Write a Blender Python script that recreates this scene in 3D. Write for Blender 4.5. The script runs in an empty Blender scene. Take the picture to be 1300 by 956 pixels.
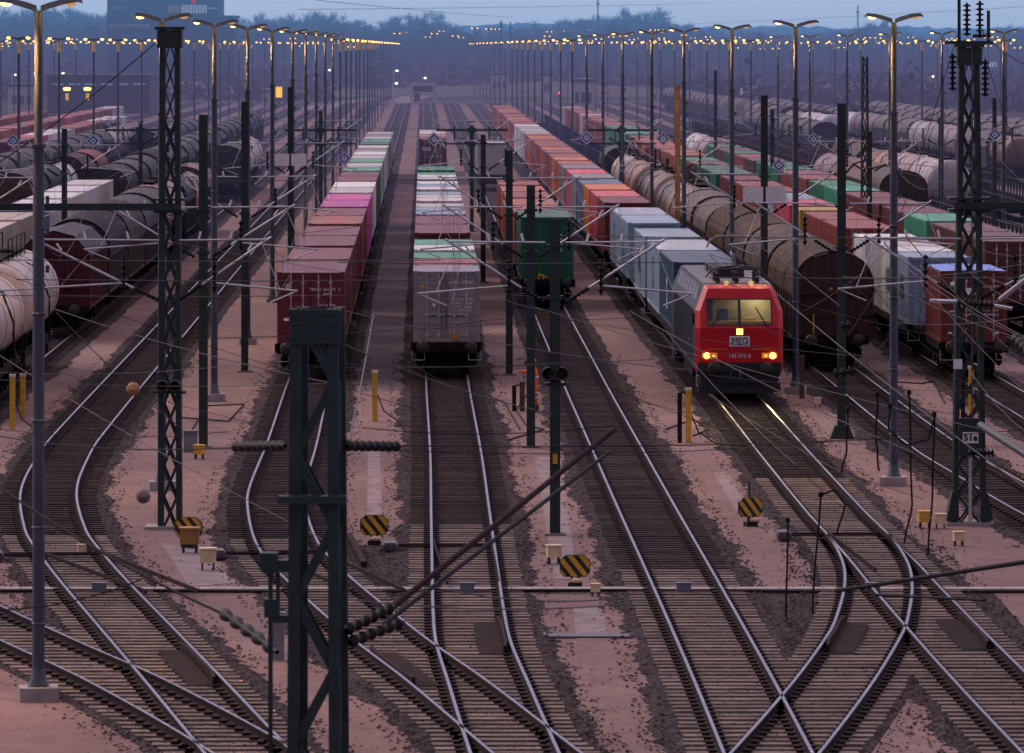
import bpy, math, random
from math import sin, cos, pi, radians, atan2, sqrt, exp
from mathutils import Vector, Matrix
R = random.Random(7)
scene = bpy.context.scene
col = scene.collection

# ------------------------------------------------------------------ camera model (f in photo pixels, eye height, horizon row)
F, H, HY, CX = 7000.0, 12.0, 58.0, 650.0
SL = -0.0161                      # direction of the parallel tracks: dX per metre of Y


def gnd(x, y, z=-0.25):           # photo pixel lying on a level z -> world
    Y = F * (H - z) / (y - HY)
    return Vector(((x - CX) * Y / F, Y, z))


def at(x, y, Y):                  # photo pixel at depth Y -> world
    return Vector(((x - CX) * Y / F, Y, H - (y - HY) * Y / F))


# ------------------------------------------------------------------ object helpers
def tag(o, label=None, cat=None, group=None, kind=None):
    if label: o['label'] = label
    if cat: o['category'] = cat
    if group: o['group'] = group
    if kind: o['kind'] = kind
    return o


def empty(name, loc=(0, 0, 0), rz=0.0, label=None, cat=None, group=None, kind=None):
    o = bpy.data.objects.new(name, None)
    o.empty_display_size = 0.5
    col.objects.link(o)
    o.location = loc
    o.rotation_euler = (0, 0, rz)
    return tag(o, label, cat, group, kind)


def put(name, mesh, parent=None, color=None, loc=None, rot=None):
    o = bpy.data.objects.new(name, mesh)
    col.objects.link(o)
    if parent is not None: o.parent = parent
    if color is not None: o.color = (color[0], color[1], color[2], 1)
    if loc is not None: o.location = loc
    if rot is not None: o.rotation_euler = rot
    return o


KIDS = {}


def dup(src, loc, rz, label=None, cat=None, group=None, colors=None, skip=()):
    """copy a thing with its parts and sub-parts; colors maps a part name to a colour"""
    def cp(o, parent):
        c = o.copy()
        col.objects.link(c)
        if parent is not None: c.parent = parent
        base = o.name.split('.')[0]
        if colors and base in colors:
            k = colors[base]
            c.color = (k[0], k[1], k[2], 1)
        for ch in list(o.children):
            if ch.name.split('.')[0] not in skip: cp(ch, c)
        return c
    r = cp(src, None)
    r.location = loc
    r.rotation_euler = (0, 0, rz)
    return tag(r, label, cat, group)


def kill(root):
    for ch in list(root.children): kill(ch)
    bpy.data.objects.remove(root)


class MB:
    """mesh builder"""
    def __init__(s):
        s.v = []; s.f = []; s.m = []; s.sm = []; s.cuts = [(0, 0)]

    def cut(s):
        """the next shapes belong to another piece"""
        if len(s.f) > s.cuts[-1][1]: s.cuts.append((len(s.v), len(s.f)))
        return s

    def pieces(s, name, mats, parent=None, color=None, loc=None, rot=None):
        """one object per piece"""
        out = []
        c = s.cuts + [(len(s.v), len(s.f))]
        for (v0, f0), (v1, f1) in zip(c, c[1:]):
            if f1 <= f0: continue
            m = MB(); m.v = s.v[v0:v1]; m.f = [tuple(i - v0 for i in f) for f in s.f[f0:f1]]; m.m = s.m[f0:f1]; m.sm = s.sm[f0:f1]
            out.append(m.build(name, mats, parent, color, loc, rot))
        return out

    def add(s, vs, fs, mi=0, smooth=False):
        b = len(s.v)
        s.v.extend([tuple(p) for p in vs])
        for f in fs:
            s.f.append(tuple(i + b for i in f)); s.m.append(mi); s.sm.append(smooth)
        return s

    def box(s, x0, x1, y0, y1, z0, z1, mi=0):
        vs = [(x0, y0, z0), (x1, y0, z0), (x1, y1, z0), (x0, y1, z0), (x0, y0, z1), (x1, y0, z1), (x1, y1, z1), (x0, y1, z1)]
        return s.add(vs, [(0, 3, 2, 1), (4, 5, 6, 7), (0, 1, 5, 4), (1, 2, 6, 5), (2, 3, 7, 6), (3, 0, 4, 7)], mi)

    def bar(s, p, q, w, h=None, mi=0):
        """rectangular bar from p to q"""
        h = h or w
        p = Vector(p); q = Vector(q); d = (q - p).normalized()
        up = Vector((0, 0, 1)) if abs(d.z) < 0.95 else Vector((0, 1, 0))
        a = d.cross(up).normalized(); b = a.cross(d).normalized()
        vs = []
        for c in (p, q):
            for sx, sy in ((-1, -1), (1, -1), (1, 1), (-1, 1)):
                vs.append(c + a * (sx * w / 2) + b * (sy * h / 2))
        return s.add(vs, [(0, 1, 2, 3), (7, 6, 5, 4), (0, 4, 5, 1), (1, 5, 6, 2), (2, 6, 7, 3), (3, 7, 4, 0)], mi)

    def tube(s, pts, r, n=8, mi=0, caps=True, smooth=True):
        pts = [Vector(p) for p in pts]
        rs = r if isinstance(r, (list, tuple)) else [r] * len(pts)
        vs = []; fs = []
        up0 = None
        for i, p in enumerate(pts):
            if i == 0: d = pts[1] - p
            elif i == len(pts) - 1: d = p - pts[i - 1]
            else: d = pts[i + 1] - pts[i - 1]
            d.normalize()
            if up0 is None:
                up0 = Vector((0, 0, 1)) if abs(d.z) < 0.9 else Vector((1, 0, 0))
            a = d.cross(up0)
            if a.length < 1e-4: a = d.cross(Vector((0, 1, 0)))
            a.normalize(); b = a.cross(d).normalized(); up0 = b
            for k in range(n):
                t = 2 * pi * k / n
                vs.append(p + (a * cos(t) + b * sin(t)) * rs[i])
        for i in range(len(pts) - 1):
            for k in range(n):
                fs.append((i * n + k, i * n + (k + 1) % n, (i + 1) * n + (k + 1) % n, (i + 1) * n + k))
        s.add(vs, fs, mi, smooth)
        if caps:
            b = len(pts) - 1
            s.add(vs[:n], [tuple(range(n))[::-1]], mi)
            s.add(vs[b * n:], [tuple(range(n))], mi)
        return s

    def lathe(s, origin, axis, prof, n=14, mi=0, smooth=True):
        """prof: list of (distance along axis, radius)"""
        o = Vector(origin); ax = Vector(axis).normalized()
        up = Vector((0, 0, 1)) if abs(ax.z) < 0.9 else Vector((1, 0, 0))
        a = ax.cross(up).normalized(); b = a.cross(ax)
        vs = []; fs = []
        for d, r in prof:
            for k in range(n):
                t = 2 * pi * k / n
                vs.append(o + ax * d + (a * cos(t) + b * sin(t)) * max(r, 1e-4))
        for i in range(len(prof) - 1):
            for k in range(n):
                fs.append((i * n + k, i * n + (k + 1) % n, (i + 1) * n + (k + 1) % n, (i + 1) * n + k))
        return s.add(vs, fs, mi, smooth)

    def prism_y(s, prof, y0, y1, mi=0, caps=True, smooth=False):
        """closed (x,z) profile extruded along y"""
        n = len(prof)
        vs = [(x, y0, z) for x, z in prof] + [(x, y1, z) for x, z in prof]
        fs = [(i, (i + 1) % n, n + (i + 1) % n, n + i) for i in range(n)]
        s.add(vs, fs, mi, smooth)
        if caps:
            s.add(vs, [tuple(range(n))[::-1], tuple(range(n, 2 * n))], mi)
        return s

    def mesh(s, name, mats):
        me = bpy.data.meshes.new(name)
        me.from_pydata(s.v, [], s.f)
        for m in (mats if isinstance(mats, (list, tuple)) else [mats]): me.materials.append(m)
        me.polygons.foreach_set('material_index', s.m)
        me.polygons.foreach_set('use_smooth', s.sm)
        me.update()
        return me

    def build(s, name, mats, parent=None, color=None, loc=None, rot=None):
        return put(name, s.mesh(name, mats), parent, color, loc, rot)


# ------------------------------------------------------------------ materials (aerial haze painted into the surfaces as emission that grows with distance down the yard)
def haze_group():
    g = bpy.data.node_groups.new('painted_haze', 'ShaderNodeTree')
    g.interface.new_socket('Shader', in_out='INPUT', socket_type='NodeSocketShader')
    g.interface.new_socket('Shader', in_out='OUTPUT', socket_type='NodeSocketShader')
    N = g.nodes; L = g.links
    gi = N.new('NodeGroupInput'); go = N.new('NodeGroupOutput')
    geo = N.new('ShaderNodeNewGeometry')
    sp = N.new('ShaderNodeSeparateXYZ'); L.new(geo.outputs['Position'], sp.inputs[0])
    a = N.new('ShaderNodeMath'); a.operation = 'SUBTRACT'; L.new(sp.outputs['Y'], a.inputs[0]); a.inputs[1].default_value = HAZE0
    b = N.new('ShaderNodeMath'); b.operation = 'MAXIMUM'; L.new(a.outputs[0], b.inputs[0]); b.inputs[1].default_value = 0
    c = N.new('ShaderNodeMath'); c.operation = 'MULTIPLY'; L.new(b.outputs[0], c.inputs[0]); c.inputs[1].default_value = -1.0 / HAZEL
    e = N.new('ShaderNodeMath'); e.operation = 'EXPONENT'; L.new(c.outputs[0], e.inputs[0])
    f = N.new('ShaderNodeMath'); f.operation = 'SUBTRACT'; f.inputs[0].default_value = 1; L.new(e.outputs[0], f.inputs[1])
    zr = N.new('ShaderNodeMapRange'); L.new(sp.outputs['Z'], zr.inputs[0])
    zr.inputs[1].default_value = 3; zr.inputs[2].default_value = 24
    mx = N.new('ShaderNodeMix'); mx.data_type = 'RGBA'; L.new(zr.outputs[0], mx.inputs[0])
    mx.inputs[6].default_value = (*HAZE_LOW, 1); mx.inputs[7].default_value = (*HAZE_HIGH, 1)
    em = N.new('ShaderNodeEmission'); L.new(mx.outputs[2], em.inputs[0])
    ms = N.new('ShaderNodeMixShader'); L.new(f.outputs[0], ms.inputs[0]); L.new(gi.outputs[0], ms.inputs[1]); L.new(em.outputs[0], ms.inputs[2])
    L.new(ms.outputs[0], go.inputs[0])
    return g


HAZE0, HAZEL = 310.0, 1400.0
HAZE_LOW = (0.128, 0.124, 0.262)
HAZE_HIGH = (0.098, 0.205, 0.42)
HG = haze_group()


class NT:
    def __init__(s, name):
        s.m = bpy.data.materials.new(name)
        s.m.use_nodes = True
        s.N = s.m.node_tree.nodes; s.L = s.m.node_tree.links
        s.N.clear()
        s.out = s.N.new('ShaderNodeOutputMaterial')

    def n(s, t, **kw):
        k = s.N.new(t)
        for a, b in kw.items(): setattr(k, a, b)
        return k

    def link(s, a, b): s.L.new(a, b)

    def math(s, op, a, b=None):
        k = s.n('ShaderNodeMath', operation=op)
        for i, v in enumerate((a, b)):
            if v is None: continue
            if isinstance(v, (int, float)): k.inputs[i].default_value = v
            else: s.link(v, k.inputs[i])
        return k.outputs[0]

    def mix(s, fac, a, b, blend='MIX'):
        k = s.n('ShaderNodeMix', data_type='RGBA', blend_type=blend)
        for i, v in ((0, fac), (6, a), (7, b)):
            if isinstance(v, (int, float)): k.inputs[i].default_value = v
            elif isinstance(v, (tuple, list)): k.inputs[i].default_value = (v[0], v[1], v[2], 1)
            else: s.link(v, k.inputs[i])
        return k.outputs[2]

    def noise(s, scale, detail=4, vec=None, rough=0.6, stretch=None, world=False):
        tc = s.n('ShaderNodeNewGeometry').outputs['Position'] if world else s.n('ShaderNodeTexCoord').outputs['Object']
        if stretch:
            mp = s.n('ShaderNodeMapping'); s.link(tc, mp.inputs[0]); mp.inputs['Scale'].default_value = stretch; tc = mp.outputs[0]
        if not world:
            # different weathering on every copy
            oi = s.n('ShaderNodeObjectInfo')
            ad = s.n('ShaderNodeVectorMath', operation='ADD')
            ml = s.math('MULTIPLY', oi.outputs['Random'], 57.0)
            s.link(tc, ad.inputs[0]); s.link(ml, ad.inputs[1]); tc = ad.outputs[0]
        k = s.n('ShaderNodeTexNoise')
        k.inputs['Scale'].default_value = scale; k.inputs['Detail'].default_value = detail; k.inputs['Roughness'].default_value = rough
        s.link(tc, k.inputs['Vector'])
        return k.outputs[0]

    def ramp(s, x, lo, hi, a=0.0, b=1.0):
        k = s.n('ShaderNodeMapRange'); k.clamp = True
        s.link(x, k.inputs[0])
        for i, v in enumerate((lo, hi, a, b)): k.inputs[i + 1].default_value = v
        return k.outputs[0]

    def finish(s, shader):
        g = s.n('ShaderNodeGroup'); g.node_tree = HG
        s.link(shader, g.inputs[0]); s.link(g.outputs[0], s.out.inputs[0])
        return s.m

    def bsdf(s, color, rough=0.6, metal=0.0, spec=0.5, bump=None, bstr=0.3, bdist=0.02):
        p = s.n('ShaderNodeBsdfPrincipled')
        for key, v in (('Base Color', color), ('Roughness', rough), ('Metallic', metal), ('Specular IOR Level', spec)):
            if isinstance(v, (int, float)): p.inputs[key].default_value = v
            elif isinstance(v, (tuple, list)): p.inputs[key].default_value = (v[0], v[1], v[2], 1)
            else: s.link(v, p.inputs[key])
        if bump is not None:
            b = s.n('ShaderNodeBump'); b.inputs['Strength'].default_value = bstr; b.inputs['Distance'].default_value = bdist
            s.link(bump, b.inputs['Height']); s.link(b.outputs[0], p.inputs['Normal'])
        return p.outputs[0]


def plain(name, c, rough=0.6, metal=0.0, var=0.25, scale=3.0, spec=0.5, bump=0.0):
    t = NT(name)
    n = t.noise(scale, 5)
    k = t.mix(t.ramp(n, 0.3, 0.72), tuple(x * (1 - var) for x in c), tuple(min(1, x * (1 + var)) for x in c))
    return t.finish(t.bsdf(k, rough, metal, spec, n if bump else None, bump))


def painted(name, rough=0.45, dust=0.25, streak=0.5, rust=0.25, dustcol=(0.33, 0.26, 0.25), spec=0.5):
    """object-colour paint with vertical dirt streaks, rust spots and dust on upward faces"""
    t = NT(name)
    oi = t.n('ShaderNodeObjectInfo')
    base = oi.outputs['Color']
    big = t.noise(0.35, 5)
    st = t.noise(1.0, 6, stretch=(3.2, 3.2, 0.22))
    fine = t.noise(2.6, 8, rough=0.7)
    c = t.mix(t.ramp(big, 0.3, 0.7, 0.0, 0.55), base, t.mix(1.0, base, (0.62, 0.58, 0.58), 'MULTIPLY'))
    c = t.mix(t.ramp(st, 0.48, 0.72, 0.0, streak), c, (0.03, 0.022, 0.022))
    c = t.mix(t.ramp(fine, 0.62, 0.7, 0.0, rust), c, (0.11, 0.04, 0.02))
    geo = t.n('ShaderNodeNewGeometry')
    sp = t.n('ShaderNodeSeparateXYZ'); t.link(geo.outputs['Normal'], sp.inputs[0])
    up = t.ramp(sp.outputs['Z'], 0.35, 0.85)
    dn = t.ramp(fine, 0.3, 0.75, 0.5, 1.0)
    c = t.mix(t.math('MULTIPLY', t.math('MULTIPLY', up, dn), dust), c, dustcol)
    r = t.ramp(fine, 0.3, 0.7, rough - 0.1, rough + 0.2)
    return t.finish(t.bsdf(c, r, 0.0, spec))


def glow(name, c, strength, sample=False):
    t = NT(name)
    e = t.n('ShaderNodeEmission'); e.inputs[0].default_value = (*c, 1); e.inputs[1].default_value = strength
    t.link(e.outputs[0], t.out.inputs[0])
    t.m.cycles.emission_sampling = 'FRONT_BACK' if sample else 'NONE'
    return t.m


M = {}
M['paint'] = painted('container_paint', 0.5, 0.10, 0.5, 0.3, (0.33, 0.26, 0.25), 0.36)
M['wagon'] = painted('wagon_paint', 0.6, 0.10, 0.6, 0.3, (0.2, 0.16, 0.16), 0.2)
M['canvas'] = painted('wagon_canvas', 0.6, 0.08, 0.35, 0.1, (0.3, 0.25, 0.24), 0.15)
M['tank'] = painted('tank_paint', 0.42, 0.10, 0.4, 0.3, (0.3, 0.22, 0.2), 0.3)
M['under'] = plain('running_gear', (0.012, 0.010, 0.011), 0.85, spec=0.1)
M['black'] = plain('black_steel', (0.012, 0.012, 0.014), 0.55)
M['mast'] = plain('mast_green', (0.009, 0.023, 0.022), 0.55, 0.0, 0.45, 2.0)
M['lamp_pole'] = plain('lamp_pole_grey', (0.055, 0.066, 0.09), 0.5, 0.2, 0.25, 1.5)
M['galv'] = plain('galvanised_tube', (0.5, 0.51, 0.55), 0.35, 0.6, 0.2, 2)
M['wire'] = plain('weathered_wire', (0.085, 0.08, 0.088), 0.6, 0.1, 0.2, spec=0.2)
M['wire_dark'] = plain('dark_cable', (0.014, 0.013, 0.016), 0.7, spec=0.08)
M['insul'] = plain('insulator_glaze', (0.010, 0.009, 0.010), 0.6, 0, 0.3, spec=0.15)
M['rail_top'] = plain('polished_rail', (0.215, 0.235, 0.29), 0.42, 1.0, 0.3, 4)
M['rail_side'] = plain('rusty_rail', (0.030, 0.017, 0.016), 0.85, 0, 0.35, 8, spec=0.1)
M['plate'] = plain('tie_plate', (0.020, 0.011, 0.012), 0.85, 0, 0.3, 5, spec=0.15)
M['concrete'] = plain('old_concrete', (0.30, 0.26, 0.25), 0.85, 0, 0.25, 2.5, bump=0.2)
M['path'] = plain('worn_path', (0.19, 0.14, 0.15), 0.9, 0, 0.35, 1.5)
M['yellow'] = plain('yellow_paint', (0.62, 0.33, 0.02), 0.5, 0, 0.2, 4)
M['cream'] = plain('cream_paint', (0.66, 0.50, 0.30), 0.6, 0, 0.2, 4)
M['rust_brown'] = plain('rust_brown', (0.10, 0.052, 0.035), 0.8, 0, 0.35, 5)
M['white'] = plain('white_paint', (0.75, 0.73, 0.72), 0.55, 0, 0.1)
M['ink'] = plain('black_lettering', (0.02, 0.02, 0.02), 0.6)
M['blue'] = plain('sign_blue', (0.03, 0.11, 0.36), 0.5)
M['orange_or_lit'] = plain('orange_paint_or_lamplight', (0.33, 0.15, 0.04), 0.6, 0, 0.35, 2)  # real orange parts; on one mast it is lamplight put into the colour
M['red'] = plain('traffic_red', (0.52, 0.007, 0.018), 0.38, 0, 0.18, 1.2, spec=0.3)
M['grey_side'] = plain('loco_grey', (0.026, 0.030, 0.042), 0.5, 0, 0.25, 1.0, spec=0.2)
M['grey_light'] = plain('vent_grey', (0.15, 0.16, 0.20), 0.5, 0, 0.2, spec=0.2)
M['roof_grey'] = plain('loco_roof', (0.07, 0.062, 0.072), 0.5, 0, 0.25)
M['hivis'] = plain('orange_workwear', (0.85, 0.14, 0.01), 0.8, 0, 0.15, 6)
M['skin'] = plain('skin', (0.5, 0.28, 0.2), 0.6)
M['trunk'] = plain('tree_bark', (0.035, 0.028, 0.03), 0.9)
M['twig'] = plain('bare_twigs', (0.045, 0.035, 0.04), 0.9)
M['brick'] = plain('dark_brick', (0.04, 0.035, 0.045), 0.85, 0, 0.2, 0.6)
M['wall_pale'] = plain('pale_render', (0.50, 0.44, 0.40), 0.85, 0, 0.12, 0.5)
M['plate_lit_top'] = plain('rusty_plate_painted_lit', (0.028, 0.016, 0.016), 0.85, 0, 0.3, 5, spec=0.1)
M['glass'] = plain('window_glass', (0.05, 0.07, 0.1), 0.12)
M['lamp_on'] = glow('sodium_lamp', (1.0, 0.62, 0.17), 5.0)
M['lamp_far'] = glow('sodium_lamp_far', (1.0, 0.53, 0.13), 3.6)
M['lamp_white'] = glow('white_lamp_far', (1.0, 0.93, 0.75), 6)
M['head'] = glow('headlight', (1.0, 0.52, 0.10), 4.6)
M['tail_red'] = glow('red_signal', (1.0, 0.05, 0.03), 8)


def sleeper_mat(name, c1, c2, gap):
    t = NT(name)
    n = t.noise(0.9, 6, world=True); n2 = t.noise(9.0, 4, world=True, stretch=(0.3, 1, 1))
    k = t.mix(t.ramp(n, 0.3, 0.7), c1, c2)
    n3 = t.noise(2.2, 7, world=True, rough=0.75)
    k = t.mix(t.ramp(n2, 0.42, 0.72, 0, 0.7), k, gap)
    k = t.mix(t.ramp(n3, 0.52, 0.66, 0, 0.6), k, gap)
    oi = t.n('ShaderNodeObjectInfo')
    tone = t.n('ShaderNodeCombineColor')
    for i in range(3): t.link(t.ramp(oi.outputs['Random'], 0, 1, 0.72, 1.16), tone.inputs[i])
    k = t.mix(1.0, k, tone.outputs[0], 'MULTIPLY')
    return t.finish(t.bsdf(k, 0.9, 0, 0.04, n2, 0.3))


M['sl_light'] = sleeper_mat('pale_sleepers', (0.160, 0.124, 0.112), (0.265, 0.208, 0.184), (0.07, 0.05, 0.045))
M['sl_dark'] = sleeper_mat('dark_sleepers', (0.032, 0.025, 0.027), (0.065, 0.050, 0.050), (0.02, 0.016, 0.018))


def ballast_mat():
    t = NT('ballast')
    geo = t.n('ShaderNodeNewGeometry')
    v = t.n('ShaderNodeTexVoronoi'); v.inputs['Scale'].default_value = 11; t.link(geo.outputs['Position'], v.inputs['Vector'])
    sx = t.n('ShaderNodeSeparateColor'); t.link(v.outputs['Color'], sx.inputs[0])
    n = t.noise(0.5, 5, world=True)
    k = t.mix(t.ramp(sx.outputs[0], 0, 1), (0.018, 0.015, 0.018), (0.105, 0.086, 0.090))
    k = t.mix(t.ramp(n, 0.35, 0.7, 0.0, 0.45), k, (0.035, 0.025, 0.024))
    h = t.math('MULTIPLY', v.outputs['Distance'], -1)
    return t.finish(t.bsdf(k, 0.95, 0, 0.04, h, 1.0, 0.08))


def ground_mat():
    t = NT('yard_ground')
    geo = t.n('ShaderNodeNewGeometry')
    n1 = t.noise(0.12, 6, world=True); n2 = t.noise(1.6, 8, world=True, rough=0.7); n3 = t.noise(14, 4, world=True)
    k = t.mix(t.ramp(n1, 0.3, 0.7), (0.178, 0.118, 0.116), (0.272, 0.183, 0.174))
    k = t.mix(t.ramp(n2, 0.48, 0.75, 0, 0.6), k, (0.12, 0.082, 0.080))
    k = t.mix(t.ramp(n3, 0.52, 0.75, 0, 0.45), k, (0.10, 0.065, 0.062))
    n6 = t.noise(5.0, 6, world=True, rough=0.75)
    k = t.mix(t.ramp(n6, 0.55, 0.75, 0, 0.5), k, (0.42, 0.30, 0.27))
    n4 = t.noise(0.33, 4, world=True, stretch=(1.0, 0.25, 1))
    k = t.mix(t.ramp(n4, 0.5, 0.72, 0, 0.5), k, (0.15, 0.115, 0.115))
    n5 = t.noise(0.9, 5, world=True, rough=0.65)
    k = t.mix(t.ramp(n5, 0.58, 0.74, 0, 0.5), k, (0.055, 0.042, 0.042))
    sp = t.n('ShaderNodeSeparateXYZ'); t.link(geo.outputs['Position'], sp.inputs[0])
    ax = t.math('ABSOLUTE', sp.outputs['X'])
    far = t.math('MAXIMUM', t.ramp(sp.outputs['Y'], 1080, 1250), t.math('MULTIPLY', t.ramp(sp.outputs['Y'], 500, 800), t.ramp(ax, 55, 75)))
    k = t.mix(far, k, t.mix(t.ramp(n1, 0.3, 0.7), (0.03, 0.035, 0.025), (0.07, 0.055, 0.045)))
    hh = t.math('ADD', n3, t.math('MULTIPLY', n2, 2.0))
    return t.finish(t.bsdf(k, 0.95, 0, 0.05, hh, 0.6, 0.05))


M['ballast'] = ballast_mat()
M['ground'] = ground_mat()


def text(s, size, mat, parent, loc, rot=(pi / 2, 0, 0), name='lettering', bold=0.0, sx=1.0, align='CENTER'):
    cu = bpy.data.curves.new('lettering_curve', 'FONT')
    cu.body = s; cu.size = size; cu.align_x = align; cu.align_y = 'CENTER'; cu.offset = bold; cu.extrude = 0.004
    cu.resolution_u = 3
    o = bpy.data.objects.new('lettering_tmp', cu); col.objects.link(o)
    dg = bpy.context.evaluated_depsgraph_get()
    me = bpy.data.meshes.new_from_object(o.evaluated_get(dg))
    bpy.data.objects.remove(o); bpy.data.curves.remove(cu)
    if sx != 1.0:
        for v in me.vertices: v.co.x *= sx
    me.materials.clear(); me.materials.append(mat)
    return put(name, me, parent, None, loc, rot)


ORD = ['front', 'second', 'third', 'fourth', 'fifth', 'sixth', 'seventh', 'eighth', 'ninth', 'tenth', 'eleventh', 'twelfth', 'thirteenth',
       'fourteenth', 'fifteenth', 'sixteenth', 'seventeenth', 'eighteenth', 'nineteenth', 'twentieth']


def nth(i):
    if i < 20: return ORD[i]
    t = {2: 'twenty', 3: 'thirty', 4: 'forty', 5: 'fifty', 6: 'sixty'}[(i + 1) // 10]
    u = (i + 1) % 10
    return (t[:-1] + 'ieth') if u == 0 else t + '-' + ['', 'first', 'second', 'third', 'fourth', 'fifth', 'sixth', 'seventh', 'eighth', 'ninth'][u]


# ------------------------------------------------------------------ world, sun, camera
w = bpy.data.worlds.new('World'); scene.world = w; w.use_nodes = True
N = w.node_tree.nodes; L = w.node_tree.links; N.clear()
out = N.new('ShaderNodeOutputWorld'); bg = N.new('ShaderNodeBackground'); L.new(bg.outputs[0], out.inputs[0])
SUN_EL, SUN_AZ = 38.0, -50.0            # low glow left of the far end of the yard (degrees, azimuth from +Y towards +X)
sky = N.new('ShaderNodeTexSky'); sky.sky_type = 'NISHITA'; sky.sun_disc = False
sky.sun_elevation = radians(SUN_EL); sky.sun_rotation = radians(SUN_AZ)
geo = N.new('ShaderNodeTexCoord')
sp = N.new('ShaderNodeSeparateXYZ'); L.new(geo.outputs['Generated'], sp.inputs[0])
cr = N.new('ShaderNodeValToRGB'); L.new(sp.outputs['Z'], cr.inputs[0])
e = cr.color_ramp.elements
e[0].position = 0.0; e[0].color = (0.21, 0.325, 0.53, 1)
e[1].position = 1.0; e[1].color = (1.10, 0.92, 1.08, 1)
x = e.new(0.012); x.color = (0.28, 0.395, 0.59, 1)
x = e.new(0.10); x.color = (0.33, 0.34, 0.52, 1)
x = e.new(0.35); x.color = (0.72, 0.58, 0.78, 1)
# the sky behind the camera is further from the afterglow and darker
yr = N.new('ShaderNodeMapRange'); L.new(sp.outputs['Y'], yr.inputs[0])
yr.inputs[1].default_value = -1; yr.inputs[2].default_value = 0.9; yr.inputs[3].default_value = 0.28; yr.inputs[4].default_value = 1.0
mm = N.new('ShaderNodeMix'); mm.data_type = 'RGBA'; mm.blend_type = 'MULTIPLY'; mm.inputs[0].default_value = 1
L.new(cr.outputs[0], mm.inputs[6]); L.new(yr.outputs[0], mm.inputs[7])
ss = N.new('ShaderNodeMix'); ss.data_type = 'RGBA'; ss.blend_type = 'MULTIPLY'; ss.inputs[0].default_value = 1
L.new(sky.outputs[0], ss.inputs[6]); ss.inputs[7].default_value = (0.012, 0.010, 0.013, 1)
ad = N.new('ShaderNodeMix'); ad.data_type = 'RGBA'; ad.blend_type = 'ADD'; ad.inputs[0].default_value = 1
L.new(mm.outputs[2], ad.inputs[6]); L.new(ss.outputs[2], ad.inputs[7])
L.new(ad.outputs[2], bg.inputs[0]); bg.inputs[1].default_value = 1.12

sd = bpy.data.lights.new('afterglow_sun', 'SUN'); sd.energy = 1.9; sd.angle = radians(35); sd.color = (1.0, 0.80, 0.70)
so = bpy.data.objects.new('afterglow_sun', sd); col.objects.link(so)
az, el = radians(SUN_AZ), radians(max(SUN_EL, 9))
sunv = Vector((sin(az) * cos(el), cos(az) * cos(el), sin(el)))
so.rotation_euler = (-sunv).to_track_quat('-Z', 'Y').to_euler(); so.location = (0, 0, 60)

cd = bpy.data.cameras.new('camera'); cam = bpy.data.objects.new('camera', cd); col.objects.link(cam)
cam.location = (0, 0, H); cam.rotation_euler = (pi / 2, 0, 0)
cd.sensor_fit = 'HORIZONTAL'; cd.sensor_width = 36; cd.lens = 36 * F / 1300
cd.shift_y = -(478 - HY) / 1300
cd.clip_start = 5; cd.clip_end = 20000
cd.dof.use_dof = True; cd.dof.focus_distance = 178; cd.dof.aperture_fstop = 4.8
scene.camera = cam
scene.view_settings.view_transform = 'Standard'; scene.view_settings.look = 'None'; scene.view_settings.exposure = 0
scene.cycles.use_denoising = True
scene.cycles.max_bounces = 5; scene.cycles.diffuse_bounces = 2; scene.cycles.glossy_bounces = 3; scene.cycles.transmission_bounces = 4
scene.cycles.caustics_reflective = False; scene.cycles.caustics_refractive = False
scene.cycles.sample_clamp_indirect = 4

# ------------------------------------------------------------------ tracks: X of the centre line as a function of Y
def line(x164): return [(86, x164 + SL * (86 - 164)), (164, x164)]


TR = {
    'L1': [(86, -3.25), (93.5, -4.45), (104.2, -6.18), (114.3, -7.84), (123.3, -9.32), (130.4, -10.43), (136.8, -11.33), (149.2, -12.53), (163, -13.2), (170.4, -13.4), (206, -14.0)],
    'LB': [(86, -2.6), (93.5, -4.3), (104.2, -7.26), (111.1, -9.49), (118.3, -11.75), (125, -13.75), (133, -15.7), (143, -17.2), (156, -17.9), (172, -18.15)],
    'C2': [(86, 1.6), (93.5, 0.44), (104.2, -1.22), (112.1, -2.55), (125.7, -4.56), (133.3, -5.44), (144.8, -6.2), (151, -6.41), (166, -6.64), (200, -7.3)],
    'C3': [(86, 0.45), (93.5, 0.05), (104, -0.45), (111.1, -0.78), (117.5, -0.93), (126.5, -1.08), (140.7, -1.31), (161.5, -1.64), (202, -2.40)],
    'C4': [(86, 4.45), (93.5, 4.35), (104.2, 4.2), (123.9, 3.86), (143.3, 3.5), (161.5, 3.18), (197.6, 2.55)],
    'R5': [(86, 9.65), (104.2, 9.12), (120.9, 8.76), (128.4, 8.65), (135.5, 8.5), (142.4, 8.34), (161.5, 8.05), (187, 7.72)],
    'R5B': [(86, 3.2), (93.5, 4.45), (104, 6.05), (112.8, 7.24), (116.3, 7.61), (122.8, 8.16), (128.4, 8.45), (135.5, 8.5)],
    'R6': [(86, 19.6), (104, 17.2), (120, 15.5), (130, 14.6), (140.7, 13.9), (146.6, 13.55), (155, 13.15), (163.7, 12.75), (190, 12.25)],
    'R7': [(86, 20.5), (140, 18.2), (163, 17.55), (197, 16.9)],
}
for nm, xx in (('L0', -18.0), ('M1', -22.9), ('M2', -27.8), ('M3', -32.7), ('M4', -38.5), ('M5', -44.5), ('M6', -51),
               ('R8', 22.2), ('R9', 27.2), ('R10', 33.0), ('R11', 38.2), ('R12', 43.4), ('R13', 49.5), ('R14', 55.5), ('R15', 61.5)):
    TR[nm] = line(xx)


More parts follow.
